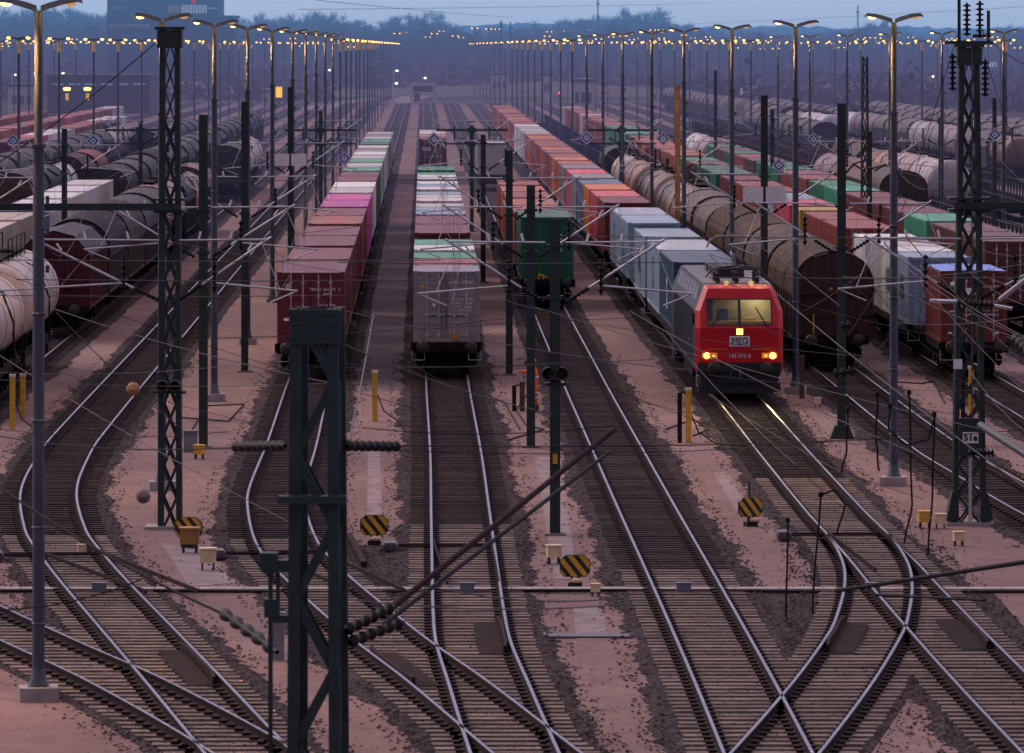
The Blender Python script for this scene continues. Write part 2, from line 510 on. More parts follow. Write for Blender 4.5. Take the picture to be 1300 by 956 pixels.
def xt(k, Y):
    P = TR[k]
    n = len(P)
    if Y >= P[-1][0]:
        if k == 'R5B': return P[-1][1] + SL * (Y - P[-1][0])
        return P[-1][1] + SL * (Y - P[-1][0])
    if Y <= P[0][0]: return P[0][1] + (P[1][1] - P[0][1]) / (P[1][0] - P[0][0]) * (Y - P[0][0])
    for i in range(n - 1):
        if P[i][0] <= Y <= P[i + 1][0]: break
    y0, x0 = P[i]; y1, x1 = P[i + 1]; h = y1 - y0; t = (Y - y0) / h
    def tan(j):
        if j == 0: return (P[1][1] - P[0][1]) / (P[1][0] - P[0][0])
        if j == n - 1: return SL
        return (P[j + 1][1] - P[j - 1][1]) / (P[j + 1][0] - P[j - 1][0])
    m0, m1 = tan(i) * h, tan(i + 1) * h
    return (2 * t**3 - 3 * t**2 + 1) * x0 + (t**3 - 2 * t**2 + t) * m0 + (-2 * t**3 + 3 * t**2) * x1 + (t**3 - t**2) * m1


def ht(k, Y):                        # heading: rotation about z that turns local +Y along the track
    d = (xt(k, Y + 2) - xt(k, Y - 2)) / 4
    return -atan2(d, 1)


YEND = 1180
TDESC = {
    'L1': 'empty curving track left of the red container train', 'LB': 'track crossing in from the bottom left corner', 'C2': 'track under the dark red container train',
    'C3': 'track under the grey container with closed doors', 'C4': 'empty track in front of the green container', 'R5': 'track under the red locomotive',
    'R5B': 'short track branching left in front of the red locomotive', 'R6': 'track under the round-roofed brown wagon', 'R7': 'track under the container with blue roof',
    'L0': 'track under the tank wagons at the left edge', 'M1': 'track under the pale containers on the left', 'M2': 'track under the dark round-roofed wagons far left',
    'M3': 'fourth track left of the empty curving one', 'M4': 'fifth track left of the empty curving one', 'M5': 'sixth track left of the empty curving one', 'M6': 'outermost track on the left',
    'R8': 'track right of the container with blue roof', 'R9': 'track under the low stake wagons on the right', 'R10': 'track under the dirty tank wagons on the right',
    'R11': 'track just beyond the dirty tank wagons', 'R12': 'track under the white tank wagons far right', 'R13': 'track under the long dark row far right',
    'R14': 'second outermost track on the right', 'R15': 'outermost track on the right'}
SLY = {'L1': 137, 'LB': 137, 'C2': 136, 'C3': 140.5, 'C4': 128, 'R5': 155, 'R5B': 155, 'R6': 0, 'R7': 0}

# ground sheet to the horizon
g = MB()
ys = [60, 100, 140, 200, 300, 500, 800, 1200, 1800, 3000, 6000, 12000]
xs = [-3000, -600, -200, -60, 0, 60, 200, 600, 3000]
vs = [(x, y, -0.25) for y in ys for x in xs]
fs = []
for j in range(len(ys) - 1):
    for i in range(len(xs) - 1):
        a = j * len(xs) + i
        fs.append((a, a + 1, a + len(xs) + 1, a + len(xs)))
g.add(vs, fs)
tag(g.build('ground', M['ground']), kind='structure')

# ballast strips with ragged edges, each a few millimetres above the next
for ti, k in enumerate(TR):
    b = MB()
    y0 = 86; y1 = 150 if k == 'R5B' else (178 if k == 'LB' else YEND)
    vs = []; fs = []
    y = y0; rows = 0
    zz = -0.212 + 0.004 * (ti % 5) + (0.008 if k in ('LB', 'R5B') else 0)
    while y < y1:
        step = 0.3 if y < 260 else (1.5 if y < 500 else 8)
        c = xt(k, y)
        j = 1.0 if y < 220 else .35
        wl = 1.72 + j * (0.10 * R.uniform(-1, 1) + 0.10 * sin(y * 0.23 + ti) + .08 * sin(y * 1.1)); wr = 1.72 + j * (0.10 * R.uniform(-1, 1) + 0.10 * sin(y * 0.19 + 2 * ti) + .08 * sin(y * .9))
        if k in ('LB', 'R5B'): wl = wr = 1.5
        vs += [(c - wl, y, -0.262), (c - wl + 0.2, y, zz), (c + wr - 0.2, y, zz), (c + wr, y, -0.262)]
        if rows:
            a = (rows - 1) * 4
            fs += [(a, a + 1, a + 5, a + 4), (a + 1, a + 2, a + 6, a + 5), (a + 2, a + 3, a + 7, a + 6)]
        rows += 1; y += step
    b.add(vs, fs, 0, True)
    tag(b.build('ballast_bed', M['ballast']), kind='structure')
# ballast wedges between converging tracks
for pts in ([(1043, 745), (935, 745), (1000, 870), (1010, 850)], [(430, 692), (520, 694), (522, 740), (440, 738)], [(1200, 745), (1255, 745), (1330, 830), (1310, 850)]):
    P = [gnd(x, y, -0.235) for x, y in pts]
    b = MB(); b.add(P, [tuple(range(len(P)))])
    tag(b.build('ballast_bed', M['ballast']), kind='structure')

RAILP = [(-0.075, -0.172), (-0.07, -0.15), (-0.014, -0.13), (-0.014, -0.05), (-0.036, -0.038), (-0.036, -0.004), (-0.03, 0.0), (0.03, 0.0), (0.036, -0.004), (0.036, -0.038), (0.014, -0.05), (0.014, -0.13), (0.07, -0.15), (0.075, -0.172)]


def rail_mesh(fn, y0, y1):
    b = MB(); vs = []; fs = []; ms = []
    y = y0; rows = 0; n = len(RAILP)
    while True:
        c = fn(y)
        vs += [(c + px, y, pz) for px, pz in RAILP]
        if rows:
            a = (rows - 1) * n
            for i in range(n - 1):
                b.f.append((a + i, a + i + 1, a + n + i + 1, a + n + i)); b.m.append(0 if i == 6 else 1); b.sm.append(False)
        rows += 1
        if y >= y1: break
        y = min(y1, y + (1.0 if y < 190 else (6 if y < 400 else 40)))
    b.v = vs
    b.f.append(tuple(range(n))); b.m.append(1); b.sm.append(False)
    return b.mesh('rail', [M['rail_top'], M['rail_side']])


TRACK = {}
for k in TR:
    y0 = 86; y1 = {'R5B': 135.5, 'LB': 172}.get(k, YEND)
    if k == 'L0': y0 = 172
    t = empty('railway_track', (0, 0, 0), 0, TDESC[k], 'railway track', kind='structure')
    TRACK[k] = t
    for s in (-1, 1):
        put('rail', rail_mesh(lambda y, s=s, k=k: xt(k, y) + s * 0.7525, y0, y1), t)

# sleepers: clusters of converging tracks share one long bearer
SB = {k: (MB(), MB()) for k in TR}; PB = {k: MB() for k in TR}; SN = {k: 0 for k in TR}
near = ['LB', 'L0', 'L1', 'C2', 'C3', 'C4', 'R5', 'R5B', 'R6', 'R7']
y = 86.0
while y < 420:
    act = []
    for k in near + (['M1', 'R8'] if y > 150 else []):
        if k == 'R5B' and y > 135.5: continue
        if k == 'LB' and y > 172: continue
        if k == 'L0' and y < 172: continue
        act.append((xt(k, y), k))
    act.sort()
    cl = [[act[0]]]
    for a in act[1:]:
        if a[0] - cl[-1][-1][0] < 2.66: cl[-1].append(a)
        else: cl.append([a])
    for c in cl:
        ks = [a[1] for a in c]
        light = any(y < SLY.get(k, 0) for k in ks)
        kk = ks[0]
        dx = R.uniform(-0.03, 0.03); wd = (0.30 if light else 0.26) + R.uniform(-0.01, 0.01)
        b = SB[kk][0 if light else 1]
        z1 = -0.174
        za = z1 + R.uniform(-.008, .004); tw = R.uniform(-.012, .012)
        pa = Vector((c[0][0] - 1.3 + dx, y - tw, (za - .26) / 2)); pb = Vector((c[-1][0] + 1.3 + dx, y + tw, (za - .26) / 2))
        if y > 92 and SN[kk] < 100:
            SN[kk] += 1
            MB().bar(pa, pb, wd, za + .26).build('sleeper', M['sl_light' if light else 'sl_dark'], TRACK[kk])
        else: b.bar(pa, pb, wd, za + .26)
        if y < 240:
            for xc, k in c:
                for s in (-1, 1):
                    xr = xc + s * 0.7525
                    PB[kk].box(xr - 0.19, xr + 0.19, y - 0.11, y + 0.11, z1 + 0.002, z1 + 0.02 + 0.03)
    y += 0.6
for k in TR:
    for i, nm in ((0, 'sl_light'), (1, 'sl_dark')):
        if SB[k][i].v: tag(SB[k][i].build('sleepers', M[nm], TRACK[k]), kind='stuff')
    if PB[k].v: tag(PB[k].build('rail_fastenings', M['plate'], TRACK[k]), kind='stuff')

# loose stones over the near ballast and along its edges: nobody could count them
st = MB()
for i in range(26000):
    k = R.choice(['L1', 'LB', 'C2', 'C3', 'C4', 'R5', 'R5B', 'R6', 'R7', 'L1', 'C2', 'C3', 'C4', 'R5'])
    y = 88 + (R.random() ** 1.4) * 130
    if k == 'R5B': y = 88 + R.random() * 47
    if k == 'LB': y = 88 + R.random() * 60
    c = xt(k, y)
    u = R.random()
    if u < 0.6: off = R.choice((-1, 1)) * (1.3 + R.random() * 0.75)
    elif u < 0.65: off = R.choice((-1, 1)) * (2.0 + abs(R.gauss(0, 0.35)))
    else: off = R.uniform(-0.62, 0.62)
    r = R.uniform(0.025, 0.055); a = R.random() * 6
    if 0.6 <= u < 0.65: r *= 0.7
    z = -0.2 if abs(off) < 1.85 else -0.235
    X = c + off
    vs = [(X + r * cos(a), y + r * sin(a), z), (X - r * sin(a), y + r * cos(a), z + r * .2), (X - r * cos(a), y - r * sin(a), z), (X + r * sin(a), y - r * cos(a), z + r * .2), (X, y, z + r * .75)]
    st.add(vs, [(0, 1, 4), (1, 2, 4), (2, 3, 4), (3, 0, 4)], 0)
tag(st.build('ballast_stones', M['ballast']), 'loose grey ballast stones strewn over the near track beds', 'gravel', kind='stuff')

# check rails with their ribbed support plates opposite the crossings
def check_rail(k, ya, yb, side, lab):
    n = 9
    t = empty('check_rail', (xt(k, ya) + side * 0.5, ya, 0), 0, lab, 'check rail', 'ribbed check rails at the crossings')
    ox, oy = t.location.x, t.location.y
    b = MB()
    for i in range(n):
        yy = ya + (yb - ya) * (i + 0.5) / n
        xc = xt(k, yy) + side * 0.7525
        x0, x1 = sorted((xc - side * 0.13, xc - side * 0.66))
        b.cut().add([(x0 - ox, yy - .17 - oy, -.13), (x1 - ox, yy - .17 - oy, -.13), (x1 - ox, yy + .15 - oy, -.085), (x0 - ox, yy + .15 - oy, -.085), (x0 - ox, yy - .22 - oy, -.2), (x1 - ox, yy - .22 - oy, -.2), (x1 - ox, yy + .2 - oy, -.2), (x0 - ox, yy + .2 - oy, -.2)], [(0, 1, 2, 3)], 1)
        b.add(b.v[-8:], [(4, 5, 1, 0), (5, 6, 2, 1), (7, 4, 0, 3), (6, 7, 3, 2)], 0)
    b.pieces('support_plate', [M['black'], M['plate_lit_top']], t)  # light on the tops and shade on the sides put into two colours
    c = MB()
    P = [(xt(k, ya + (yb - ya) * i / 6) + side * (0.7525 - 0.10 - (0.06 if i in (0, 6) else 0)) - ox, ya + (yb - ya) * i / 6 - oy, -0.03) for i in range(7)]
    for p, q in zip(P, P[1:]): c.bar(p, q, 0.06, 0.13)
    c.build('guard_bar', M['rail_side'], t)


check_rail('C3', 110.0, 115.6, 1, 'dark ribbed check rail on the right rail below the grey container')
check_rail('L1', 104.6, 110.5, 1, 'dark ribbed check rail on the curving track at lower left')
check_rail('R5', 110.8, 116.5, 1, 'rightmost dark ribbed check rail, right of the crossing before the locomotive')
check_rail('R5B', 110.2, 115.8, -1, 'dark ribbed check rail left of the crossing before the locomotive')
check_rail('C2', 104.5, 110.0, -1, 'dark ribbed check rail right beside the near lattice mast')

# concrete cable trough across the yard with its lids
ct = MB(); x = -14.0; yt = 123.6
ct_things = empty('cable_trough', (0, yt, -0.25), 0, 'pale concrete cable trough running straight across all the tracks', 'cable trough')
while x < 18:
    ww = 0.98
    b = ct
    b.box(x, x + ww, -0.22 + R.uniform(-.01, .01), 0.22, -0.05, 0.10)
    x += 1.0
ct.build('trough_lids', M['concrete'], ct_things)
MB().tube([(-14, -0.5, 0.05), (-9, -0.42, 0.08), (-4, -0.55, 0.05), (2, -0.4, 0.08), (8, -0.5, 0.05), (18, -0.42, 0.07)], 0.035, 6).build('cable', M['wire_dark'], ct_things)
for i, (px, d) in enumerate(((126, 'left, on the curving track'), (593, 'centre, on the track below the grey container'), (868, 'right of centre, beside the empty track'), (1108, 'right, at the crossing before the locomotive'))):
    X = (px - CX) * 122.9 / F
    b = MB(); b.box(-0.16, 0.16, -0.1, 0.1, 0, 0.22); b.box(-0.175, 0.175, -0.115, 0.115, 0.222, 0.24)
    tag(b.build('junction_box', M['grey_light'], None, None, (X, 122.9, -0.2)), 'small grey box by the cable trough at ' + d, 'junction box', 'grey boxes along the cable trough')

# worn grey walkway slabs between tracks (flat sheets)
for (pts) in ([(467, 572), (482, 572), (486, 672), (466, 672)], [(679, 580), (712, 580), (733, 735), (704, 735)], [(906, 600), (925, 600), (952, 650), (935, 650)],
              [(728, 770), (762, 770), (775, 812), (731, 812)], [(205, 690), (262, 700), (300, 740), (240, 745)]):
    P = [gnd(x, y, -0.242) for x, y in pts]
    b = MB(); b.add(P, [(0, 1, 2, 3)])
    tag(b.build('footpath', M['path']), kind='structure')
M['lane_shade'] = plain('lane_shade_paint', (0.105, 0.078, 0.086), 0.9, 0, 0.3, 0.8)  # shade between the two trains put into a darker ground colour
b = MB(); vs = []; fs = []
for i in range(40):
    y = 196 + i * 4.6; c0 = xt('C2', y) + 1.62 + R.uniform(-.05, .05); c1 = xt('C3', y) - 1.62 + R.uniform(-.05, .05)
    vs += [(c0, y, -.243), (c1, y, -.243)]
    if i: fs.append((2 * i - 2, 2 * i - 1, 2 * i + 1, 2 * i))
b.add(vs, fs); tag(b.build('lane_shade_sheet', M['lane_shade']), kind='structure')
p = gnd(748, 809)
b = MB(); b.box(-0.9, 0.9, -0.28, 0.28, 0, 0.05); b.box(-0.95, -0.9, -0.3, 0.3, 0, 0.075)
tag(b.build('drain_cover', M['roof_grey'], None, None, p), 'flat grey drain cover in the ground between the two centre tracks', 'drain cover')

# ------------------------------------------------------------------ striped dwarf signals
def dwarf_signal(px, py, yaw, lab, stem=False, back=False):
    p = gnd(px, py)
    t = empty('dwarf_signal', p, yaw, lab, 'shunting signal', 'striped dwarf signals between the tracks')
    b = MB(); b.box(-0.16, 0.16, -0.1, 0.1, 0, 0.12); b.tube([(-.07, 0, 0.1), (-.07, 0, 0.26)], 0.03, 6); b.tube([(.07, 0, 0.1), (.07, 0, 0.26)], 0.03, 6)
    b.build('foot', M['black'], t)
    W, Hh, z0, c = 0.345, 0.50, 0.24, 0.12
    prof = [(-W, z0 + c), (-W + c * .8, z0), (W - c * .8, z0), (W, z0 + c), (W, z0 + Hh - c), (W - c * 1.2, z0 + Hh), (-W + c * 1.2, z0 + Hh), (-W, z0 + Hh - c)]
    MB().prism_y(prof, 0.0, 0.06).build('board', M['black'], t)
    s = MB()
    # diagonal yellow stripes clipped to the board
    def clip(poly, a, bb, cc):   # keep a*x+b*z<=c
        o = []
        for i in range(len(poly)):
            P, Q = poly[i], poly[(i + 1) % len(poly)]
            dP = a * P[0] + bb * P[1] - cc; dQ = a * Q[0] + bb * Q[1] - cc
            if dP <= 0: o.append(P)
            if dP * dQ < 0:
                u = dP / (dP - dQ); o.append((P[0] + (Q[0] - P[0]) * u, P[1] + (Q[1] - P[1]) * u))
        return o
    inner = [(x * 0.95, z0 + Hh / 2 + (z - z0 - Hh / 2) * 0.94) for x, z in prof]
    for kk in range(-3, 4):
        lo, hi = kk * 0.235 + 0.0, kk * 0.235 + 0.125
        zc = z0 + Hh / 2
        q = clip(clip(inner, 0.9, 0.72, hi + 0.72 * zc), -0.9, -0.72, -(lo + 0.72 * zc))
        if len(q) >= 3: s.add([(x, -0.004, z) for x, z in q], [tuple(range(len(q)))])
    s.build('stripes', M['yellow'], t)
    l = MB(); l.lathe((0.05, -0.13, 0.17), (0, 0, 1), [(-0.045, 0.05), (-0.04, 0.12), (0.02, 0.15), (0.05, 0.10), (0.055, 0)], 10)
    l.build('lamp_housing', M['cream'], t)
    if stem: MB().tube([(0.02, 0.1, 0), (0.02, 0.1, 1.15)], 0.025, 6).build('rod', M['black'], t)
    return t


dwarf_signal(475, 692, 0.0, 'yellow and black striped dwarf signal beside the dark red train\'s track')
dwarf_signal(730, 746, 0.0, 'yellow and black striped dwarf signal beside the cable trough at centre')
dwarf_signal(953, 668, 0.5, 'dulled striped dwarf signal with thin rod, left of the locomotive\'s track', True)
dwarf_signal(239, 695, -0.25, 'dulled striped dwarf signal behind the orange box below the lattice mast')


def relay_box(px, py, s, lab, c='cream', legs=True):
    p = gnd(px, py)
    t = empty('relay_box', p, R.uniform(-.2, .2), lab, 'relay box', 'small boxes on short legs beside the tracks')
    b = MB(); h = 0.17 * s
    b.box(-0.17 * s, 0.17 * s, -0.13 * s, 0.13 * s, h, h + 0.27 * s); b.build('box', M[c], t)
    b = MB(); b.box(-0.19 * s, 0.19 * s, -0.15 * s, 0.15 * s, h + 0.272 * s, h + 0.31 * s); b.build('lid', M[c], t)
    b = MB()
    for sx in (-1, 1):
        for sy in (-1, 1): b.box(sx * .12 * s - .02, sx * .12 * s + .02, sy * .08 * s - .02, sy * .08 * s + .02, 0, h)
    b.build('legs', M['black'], t)


relay_box(241, 702, 1.3, 'orange box on legs in front of the dulled striped signal', 'orange_or_lit')
relay_box(264, 724, 1.1, 'cream box on legs right of the orange box, lower left', 'cream')
relay_box(703, 716, 0.95, 'cream box on legs left of the striped signal at centre', 'cream')
relay_box(1174, 671, 0.95, 'bright yellow box beside the foot of the right lattice mast', 'yellow')
relay_box(1194, 671, 0.8, 'brown box between the yellow box and the right lattice mast', 'cream')
relay_box(1217, 693, 0.75, 'tilted cream box on thin legs in front of the right lattice mast', 'cream')
relay_box(253, 583, 0.9, 'yellow box right of the grey cabinet, beside the left green post', 'yellow')
relay_box(1038, 517, 0.7, 'small cream box on the ground right of the locomotive', 'cream')
relay_box(104, 706, 0.6, 'tiny cream box inside the curving track at left', 'cream')
relay_box(756, 757, 0.6, 'tiny pale box just right of the striped signal at centre', 'cream')
p = gnd(242, 574)
b = MB(); b.box(-0.2, 0.2, -0.15, 0.15, 0, 0.62); b.box(-0.23, 0.23, -0.18, 0.18, 0.622, 0.66)
tag(b.build('cabinet', M['grey_light'], None, None, p), 'pale grey cabinet standing beside the left green post', 'cabinet')

# yellow control posts with their cables
def yellow_post(px, py, top, lab, twin=False, c='yellow', cable=1):
    p = gnd(px, py); Y = p.y
    h = (py - top) * Y / F
    t = empty('control_post', p, 0, lab, 'control post', 'yellow posts between the tracks')
    b = MB(); b.box(-0.085, 0.085, -0.07, 0.07, 0, h); b.build('post', M[c], t)
    b = MB(); b.box(-0.1, 0.1, -0.085, 0.085, h + 0.001, h + 0.09); b.build('cap', M['cream' if c == 'yellow' else c], t)
    if twin:
        b = MB(); b.box(-0.34, -0.2, -0.06, 0.06, 0, h * 0.96); b.tube([(-.27, 0, h * .9), (-.2, 0, h * .97), (-.09, 0, h * .97)], 0.03, 6); b.build('pipe', M['plate'], t)
    if cable:
        b = MB(); b.tube([(0.09, 0, h * .55), (0.3, -.2, 0.35), (0.8, -.6, 0.03), (1.1, -1.5, 0.03), (0.7, -2.5, 0.03), (1.6, -3.6, 0.03), (2.2, -2.4, 0.03)], 0.022, 6)
        b.build('cable', M['wire_dark'], t)


yellow_post(476, 535, 474, 'slim yellow post between the red train and the grey container train')
yellow_post(874, 562, 496, 'yellow post with rusty pipe left of the locomotive', True)
yellow_post(16, 545, 479, 'leftmost yellow post, at the left edge of the photo')
yellow_post(29, 530, 478, 'yellow post just right of the leftmost one', False, 'yellow', 0)
yellow_post(1233, 533, 468, 'yellow post seen behind the right lattice mast', True)
yellow_post(1018, 506, 455, 'brown post right of the locomotive front', False, 'rust_brown', 0)
yellow_post(663, 522, 488, 'brown rusty post at the hand of the orange worker', True, 'rust_brown', 0)

# cables lying on the paths
for i, pts in enumerate(([(690, 470), (655, 520), (668, 540), (690, 545), (640, 560)], [(235, 560), (262, 515), (310, 513), (290, 535), (230, 530)], [(604, 470), (610, 500), (640, 510), (660, 545)],
                         [(1140, 485), (1170, 487), (1185, 484), (1200, 512)], [(845, 545), (880, 532), (900, 545), (880, 553)])):
    b = MB(); b.tube([gnd(x, y, -0.22) for x, y in pts], 0.025, 6)
    tag(b.build('loose_cable', M['wire_dark']), ['dark cable on the path right of the orange worker', 'dark cable loops at the foot of the left green post', 'dark cable on the path left of the orange worker',
        'dark cable on the path beside the round-roofed wagon', 'cable loop at the yellow post left of the locomotive'][i], 'cable', 'cables lying on the paths')
# point machines beside the switch blades
def point_machine(k, y, side, lab):
    c = xt(k, y)
    t = empty('point_machine', (c + side * 1.75, y, -.2), ht(k, y), lab, 'point machine', 'point machines beside the switches')
    b = MB(); b.box(-.17, .17, -.4, .4, 0, .15); b.box(-.14, .14, -.36, .36, .152, .19); b.tube([(0, -.46, .08), (0, -.4, .08)], .06, 8)
    b.build('casing', M['roof_grey'], t)
    b = MB()
    for dy in (-.2, .18): b.bar((-side * .2, dy, .1), (-side * 2.4, dy, .1), .045)
    b.build('throw_rods', M['rail_side'], t)
    # tapered blades lying against the stock rails
    for s in (-1, 1):
        b = MB(); P = [(xt(k, y + d) + s * (.7525 - .055 - .012 * max(0, -d)) - c - side * 1.75, d, .165) for d in (.8, -1.5, -4, -7, -10)]
        for p, q in zip(P, P[1:]): b.bar(p, q, .04, .09)
        b.build('switch_blade', M['rail_side'], t)


point_machine('R5', 136.5, -1, 'low grey point machine left of the switch before the locomotive')
point_machine('C3', 133.5, -1, 'low grey point machine left of the grey container track')
point_machine('C2', 131.5, -1, 'low grey point machine behind the near lattice mast')
point_machine('L1', 131.0, -1, 'low grey point machine at the left curving track')
# a spare length of rail
b = MB(); b.bar(gnd(443, 679, -0.15), gnd(462, 716, -0.15), 0.14, 0.12)
tag(b.build('spare_rail', M['rail_side']), 'short rusty length of rail lying left of the striped signal', 'rail')

# ------------------------------------------------------------------ containers
CORR = 0.035


def corr(n0, n1, pitch=0.28):
    """trapezoid corrugation between n0 and n1 -> list of (pos, depth)"""
    P = []; t = n0
    while t + pitch <= n1 + 1e-6:
        P += [(t, 0), (t + pitch * .25, 0), (t + pitch * .4, CORR), (t + pitch * .75, CORR), (t + pitch * .9, 0)]
        t += pitch
    P.append((n1, 0))
    return P


def container_mesh(Lc, Hc, doors):
    """front end at y=0 facing -Y; base z=0"""
    W = 2.438; h = W / 2; b = MB()
    # frame: corner posts and rails
    for sx in (-1, 1):
        for y0 in (0, Lc - 0.16):
            x0, x1 = sorted((sx * h, sx * (h - 0.15)))
            b.box(x0, x1, y0, y0 + 0.16, 0, Hc)
        x0, x1 = sorted((sx * h, sx * (h - 0.06)))
        b.box(x0, x1, 0.16, Lc - 0.16, 0, 0.15); b.box(x0, x1, 0.16, Lc - 0.16, Hc - 0.09, Hc - 0.004)
    for y0 in (0.002, Lc - 0.102):
        b.box(-h + .15, h - .15, y0, y0 + 0.1, 0, 0.15); b.box(-h + .15, h - .15, y0, y0 + 0.1, Hc - 0.12, Hc - 0.004)
    # corrugated sides
    for sx in (-1, 1):
        P = corr(0.16, Lc - 0.16)
        vs = []; fs = []
        for (t, d) in P:
            x = sx * (h - 0.012 - d)
            vs += [(x, t, 0.15), (x, t, Hc - 0.09)]
        for i in range(len(P) - 1): fs.append((2 * i, 2 * i + 2, 2 * i + 3, 2 * i + 1) if sx > 0 else (2 * i, 2 * i + 1, 2 * i + 3, 2 * i + 2))
        b.add(vs, fs)
    # ends
    for y0, sg in ((0.03, 1), (Lc - 0.03, -1)):
        if doors and sg > 0: continue
        P = corr(-h + .15, h - .15, 0.25)
        vs = []; fs = []
        for (t, d) in P: vs += [(t, y0 + sg * d, 0.15), (t, y0 + sg * d, Hc - 0.12)]
        for i in range(len(P) - 1): fs.append((2 * i, 2 * i + 1, 2 * i + 3, 2 * i + 2))
        b.add(vs, fs)
    # roof: slightly arched sheet with cross ribs, and corner castings
    n = int(Lc / 1.1); vs = []; fs = []
    for i in range(n + 1):
        y = 0.1 + (Lc - 0.2) * i / n
        for yy, dz in ((y, 0.0), (y + 0.05, 0.018), (y + 0.25, 0.018), (y + 0.30, 0.0)):
            if yy > Lc - 0.1: yy = Lc - 0.1
            vs += [(-h + .05, yy, Hc - 0.02), (0, yy, Hc + dz * .6 - 0.004), (h - .05, yy, Hc - 0.02)]
    for i in range(len(vs) // 3 - 1):
        a = i * 3
        fs += [(a, a + 1, a + 4, a + 3), (a + 1, a + 2, a + 5, a + 4)]
    b.add(vs, fs)
    for sx in (-1, 1):
        for y0 in (-0.004, Lc - 0.17):
            x0, x1 = sorted((sx * (h + .004), sx * (h - 0.17)))
            b.box(x0, x1, y0, y0 + .174, Hc - 0.1, Hc + 0.016); b.box(x0, x1, y0, y0 + .174, -0.004, 0.12)
    return b.mesh('container_%d' % int(Lc), M['paint'])


def door_mesh(Hc, side):
    """one door leaf with panels, side -1 left, +1 right"""
    h = 2.438 / 2 - 0.15; b = MB()
    x0, x1 = (-h, -0.012) if side < 0 else (0.012, h)
    b.box(x0, x1, 0.03, 0.07, 0.15, Hc - 0.12)
    zs = [0.2, 0.2 + (Hc - 0.4) / 3, 0.2 + 2 * (Hc - 0.4) / 3, Hc - 0.2]
    for i in range(3): b.box(x0 + .05, x1 - .05, 0.012, 0.032, zs[i] + .05, zs[i + 1] - .05)
    return b.mesh('door', M['paint'])


def rods_mesh(Hc, side):
    h = 2.438 / 2 - 0.15; ms = []
    xs = [side * 0.28, side * 0.72]
    for x in xs:
        b = MB()
        b.tube([(x, -0.012, 0.08), (x, -0.012, Hc - 0.08)], 0.024, 6)
        for z in (0.3, 1.0, 1.75, Hc - 0.35): b.box(x - .05, x + .05, -0.03, 0.028, z - .045, z + .045)
        b.bar((x, -0.045, 1.02), (x - side * 0.34, -0.045, 1.06), 0.035, 0.05)
        ms.append(b.mesh('locking_bar', M['galv']))
    return ms


CM = {}
for nm, Lc, Hc in (('20', 6.058, 2.6), ('40', 12.19, 2.6), ('40h', 12.19, 2.9), ('45', 13.7, 2.9)):
    for d in (0, 1): CM[nm, d] = container_mesh(Lc, Hc, d)
DM = {(Hc, s): (door_mesh(Hc, s), rods_mesh(Hc, s)) for Hc in (2.6, 2.9) for s in (-1, 1)}
CL = {'20': 6.058, '40': 12.19, '40h': 12.19, '45': 13.7}
CH = {'20': 2.6, '40': 2.6, '40h': 2.9, '45': 2.9}

COL = {'brick': (0.17, 0.028, 0.026), 'maroon': (0.15, 0.018, 0.035), 'oxide': (0.27, 0.055, 0.045), 'rust': (0.40, 0.10, 0.05), 'brown': (0.13, 0.035, 0.03), 'magenta': (0.45, 0.05, 0.28), 'pink': (0.60, 0.09, 0.15),
       'green': (0.015, 0.20, 0.095), 'dkgreen': (0.016, 0.12, 0.065), 'mint': (0.04, 0.34, 0.20), 'white': (0.74, 0.73, 0.74), 'pale': (0.55, 0.52, 0.53), 'cream': (0.52, 0.46, 0.38),
       'grey': (0.23, 0.225, 0.245), 'ltblue': (0.25, 0.355, 0.46), 'steel': (0.10, 0.17, 0.25), 'teal': (0.022, 0.075, 0.125), 'navy': (0.02, 0.035, 0.11), 'blue': (0.03, 0.09, 0.30), 'orange': (0.55, 0.17, 0.05), 'yellow': (0.45, 0.33, 0.05)}
CNAME = {'brick': 'deep red-brown', 'maroon': 'dark red', 'oxide': 'red-brown', 'rust': 'rust-orange', 'brown': 'brown', 'magenta': 'magenta', 'pink': 'bright pink-red', 'green': 'green', 'dkgreen': 'dark green', 'mint': 'light green', 'white': 'white',
         'pale': 'pale grey', 'cream': 'cream', 'grey': 'grey', 'ltblue': 'light blue-grey', 'steel': 'steel blue', 'teal': 'dark teal', 'navy': 'navy blue', 'blue': 'blue', 'orange': 'orange', 'yellow': 'yellow'}


def jit(c, a=0.12):
    f = 1 + R.uniform(-a, a)
    return tuple(min(1, x * f * (1 + R.uniform(-.05, .05))) for x in c)


# ------------------------------------------------------------------ wagons
def bogie_mesh():
    b = MB()
    for yw in (-0.9, 0.9):
        b.tube([(-0.8, yw, 0.46), (0.8, yw, 0.46)], 0.08, 8)
        for s in (-1, 1): b.lathe((s * 0.75 - 0.06, yw, 0.46), (1, 0, 0), [(0, 0), (0, .44), (.03, .46), (.1, .46), (.13, .43), (.13, 0)], 16)
    for s in (-1, 1):
        prof = [(-1.35, 0.42), (-1.1, 0.30), (-0.5, 0.32), (0, 0.28), (0.5, 0.32), (1.1, 0.30), (1.35, 0.42), (1.2, 0.68), (0.4, 0.78), (-0.4, 0.78), (-1.2, 0.68)]
        x0 = s * 0.98
        vs = [(x0 - .06, y, z) for y, z in prof] + [(x0 + .06, y, z) for y, z in prof]
        n = len(prof)
        b.add(vs, [tuple(range(n))[::-1], tuple(range(n, 2 * n))] + [(i, (i + 1) % n, n + (i + 1) % n, n + i) for i in range(n)])
        for yw in (-0.9, 0.9): b.box(x0 - .13, x0 + .13, yw - .16, yw + .16, 0.36, 0.66)
    b.box(-0.9, 0.9, -0.25, 0.25, 0.5, 0.85)
    return b.mesh('bogie', M['under'])


BOGIE = bogie_mesh()


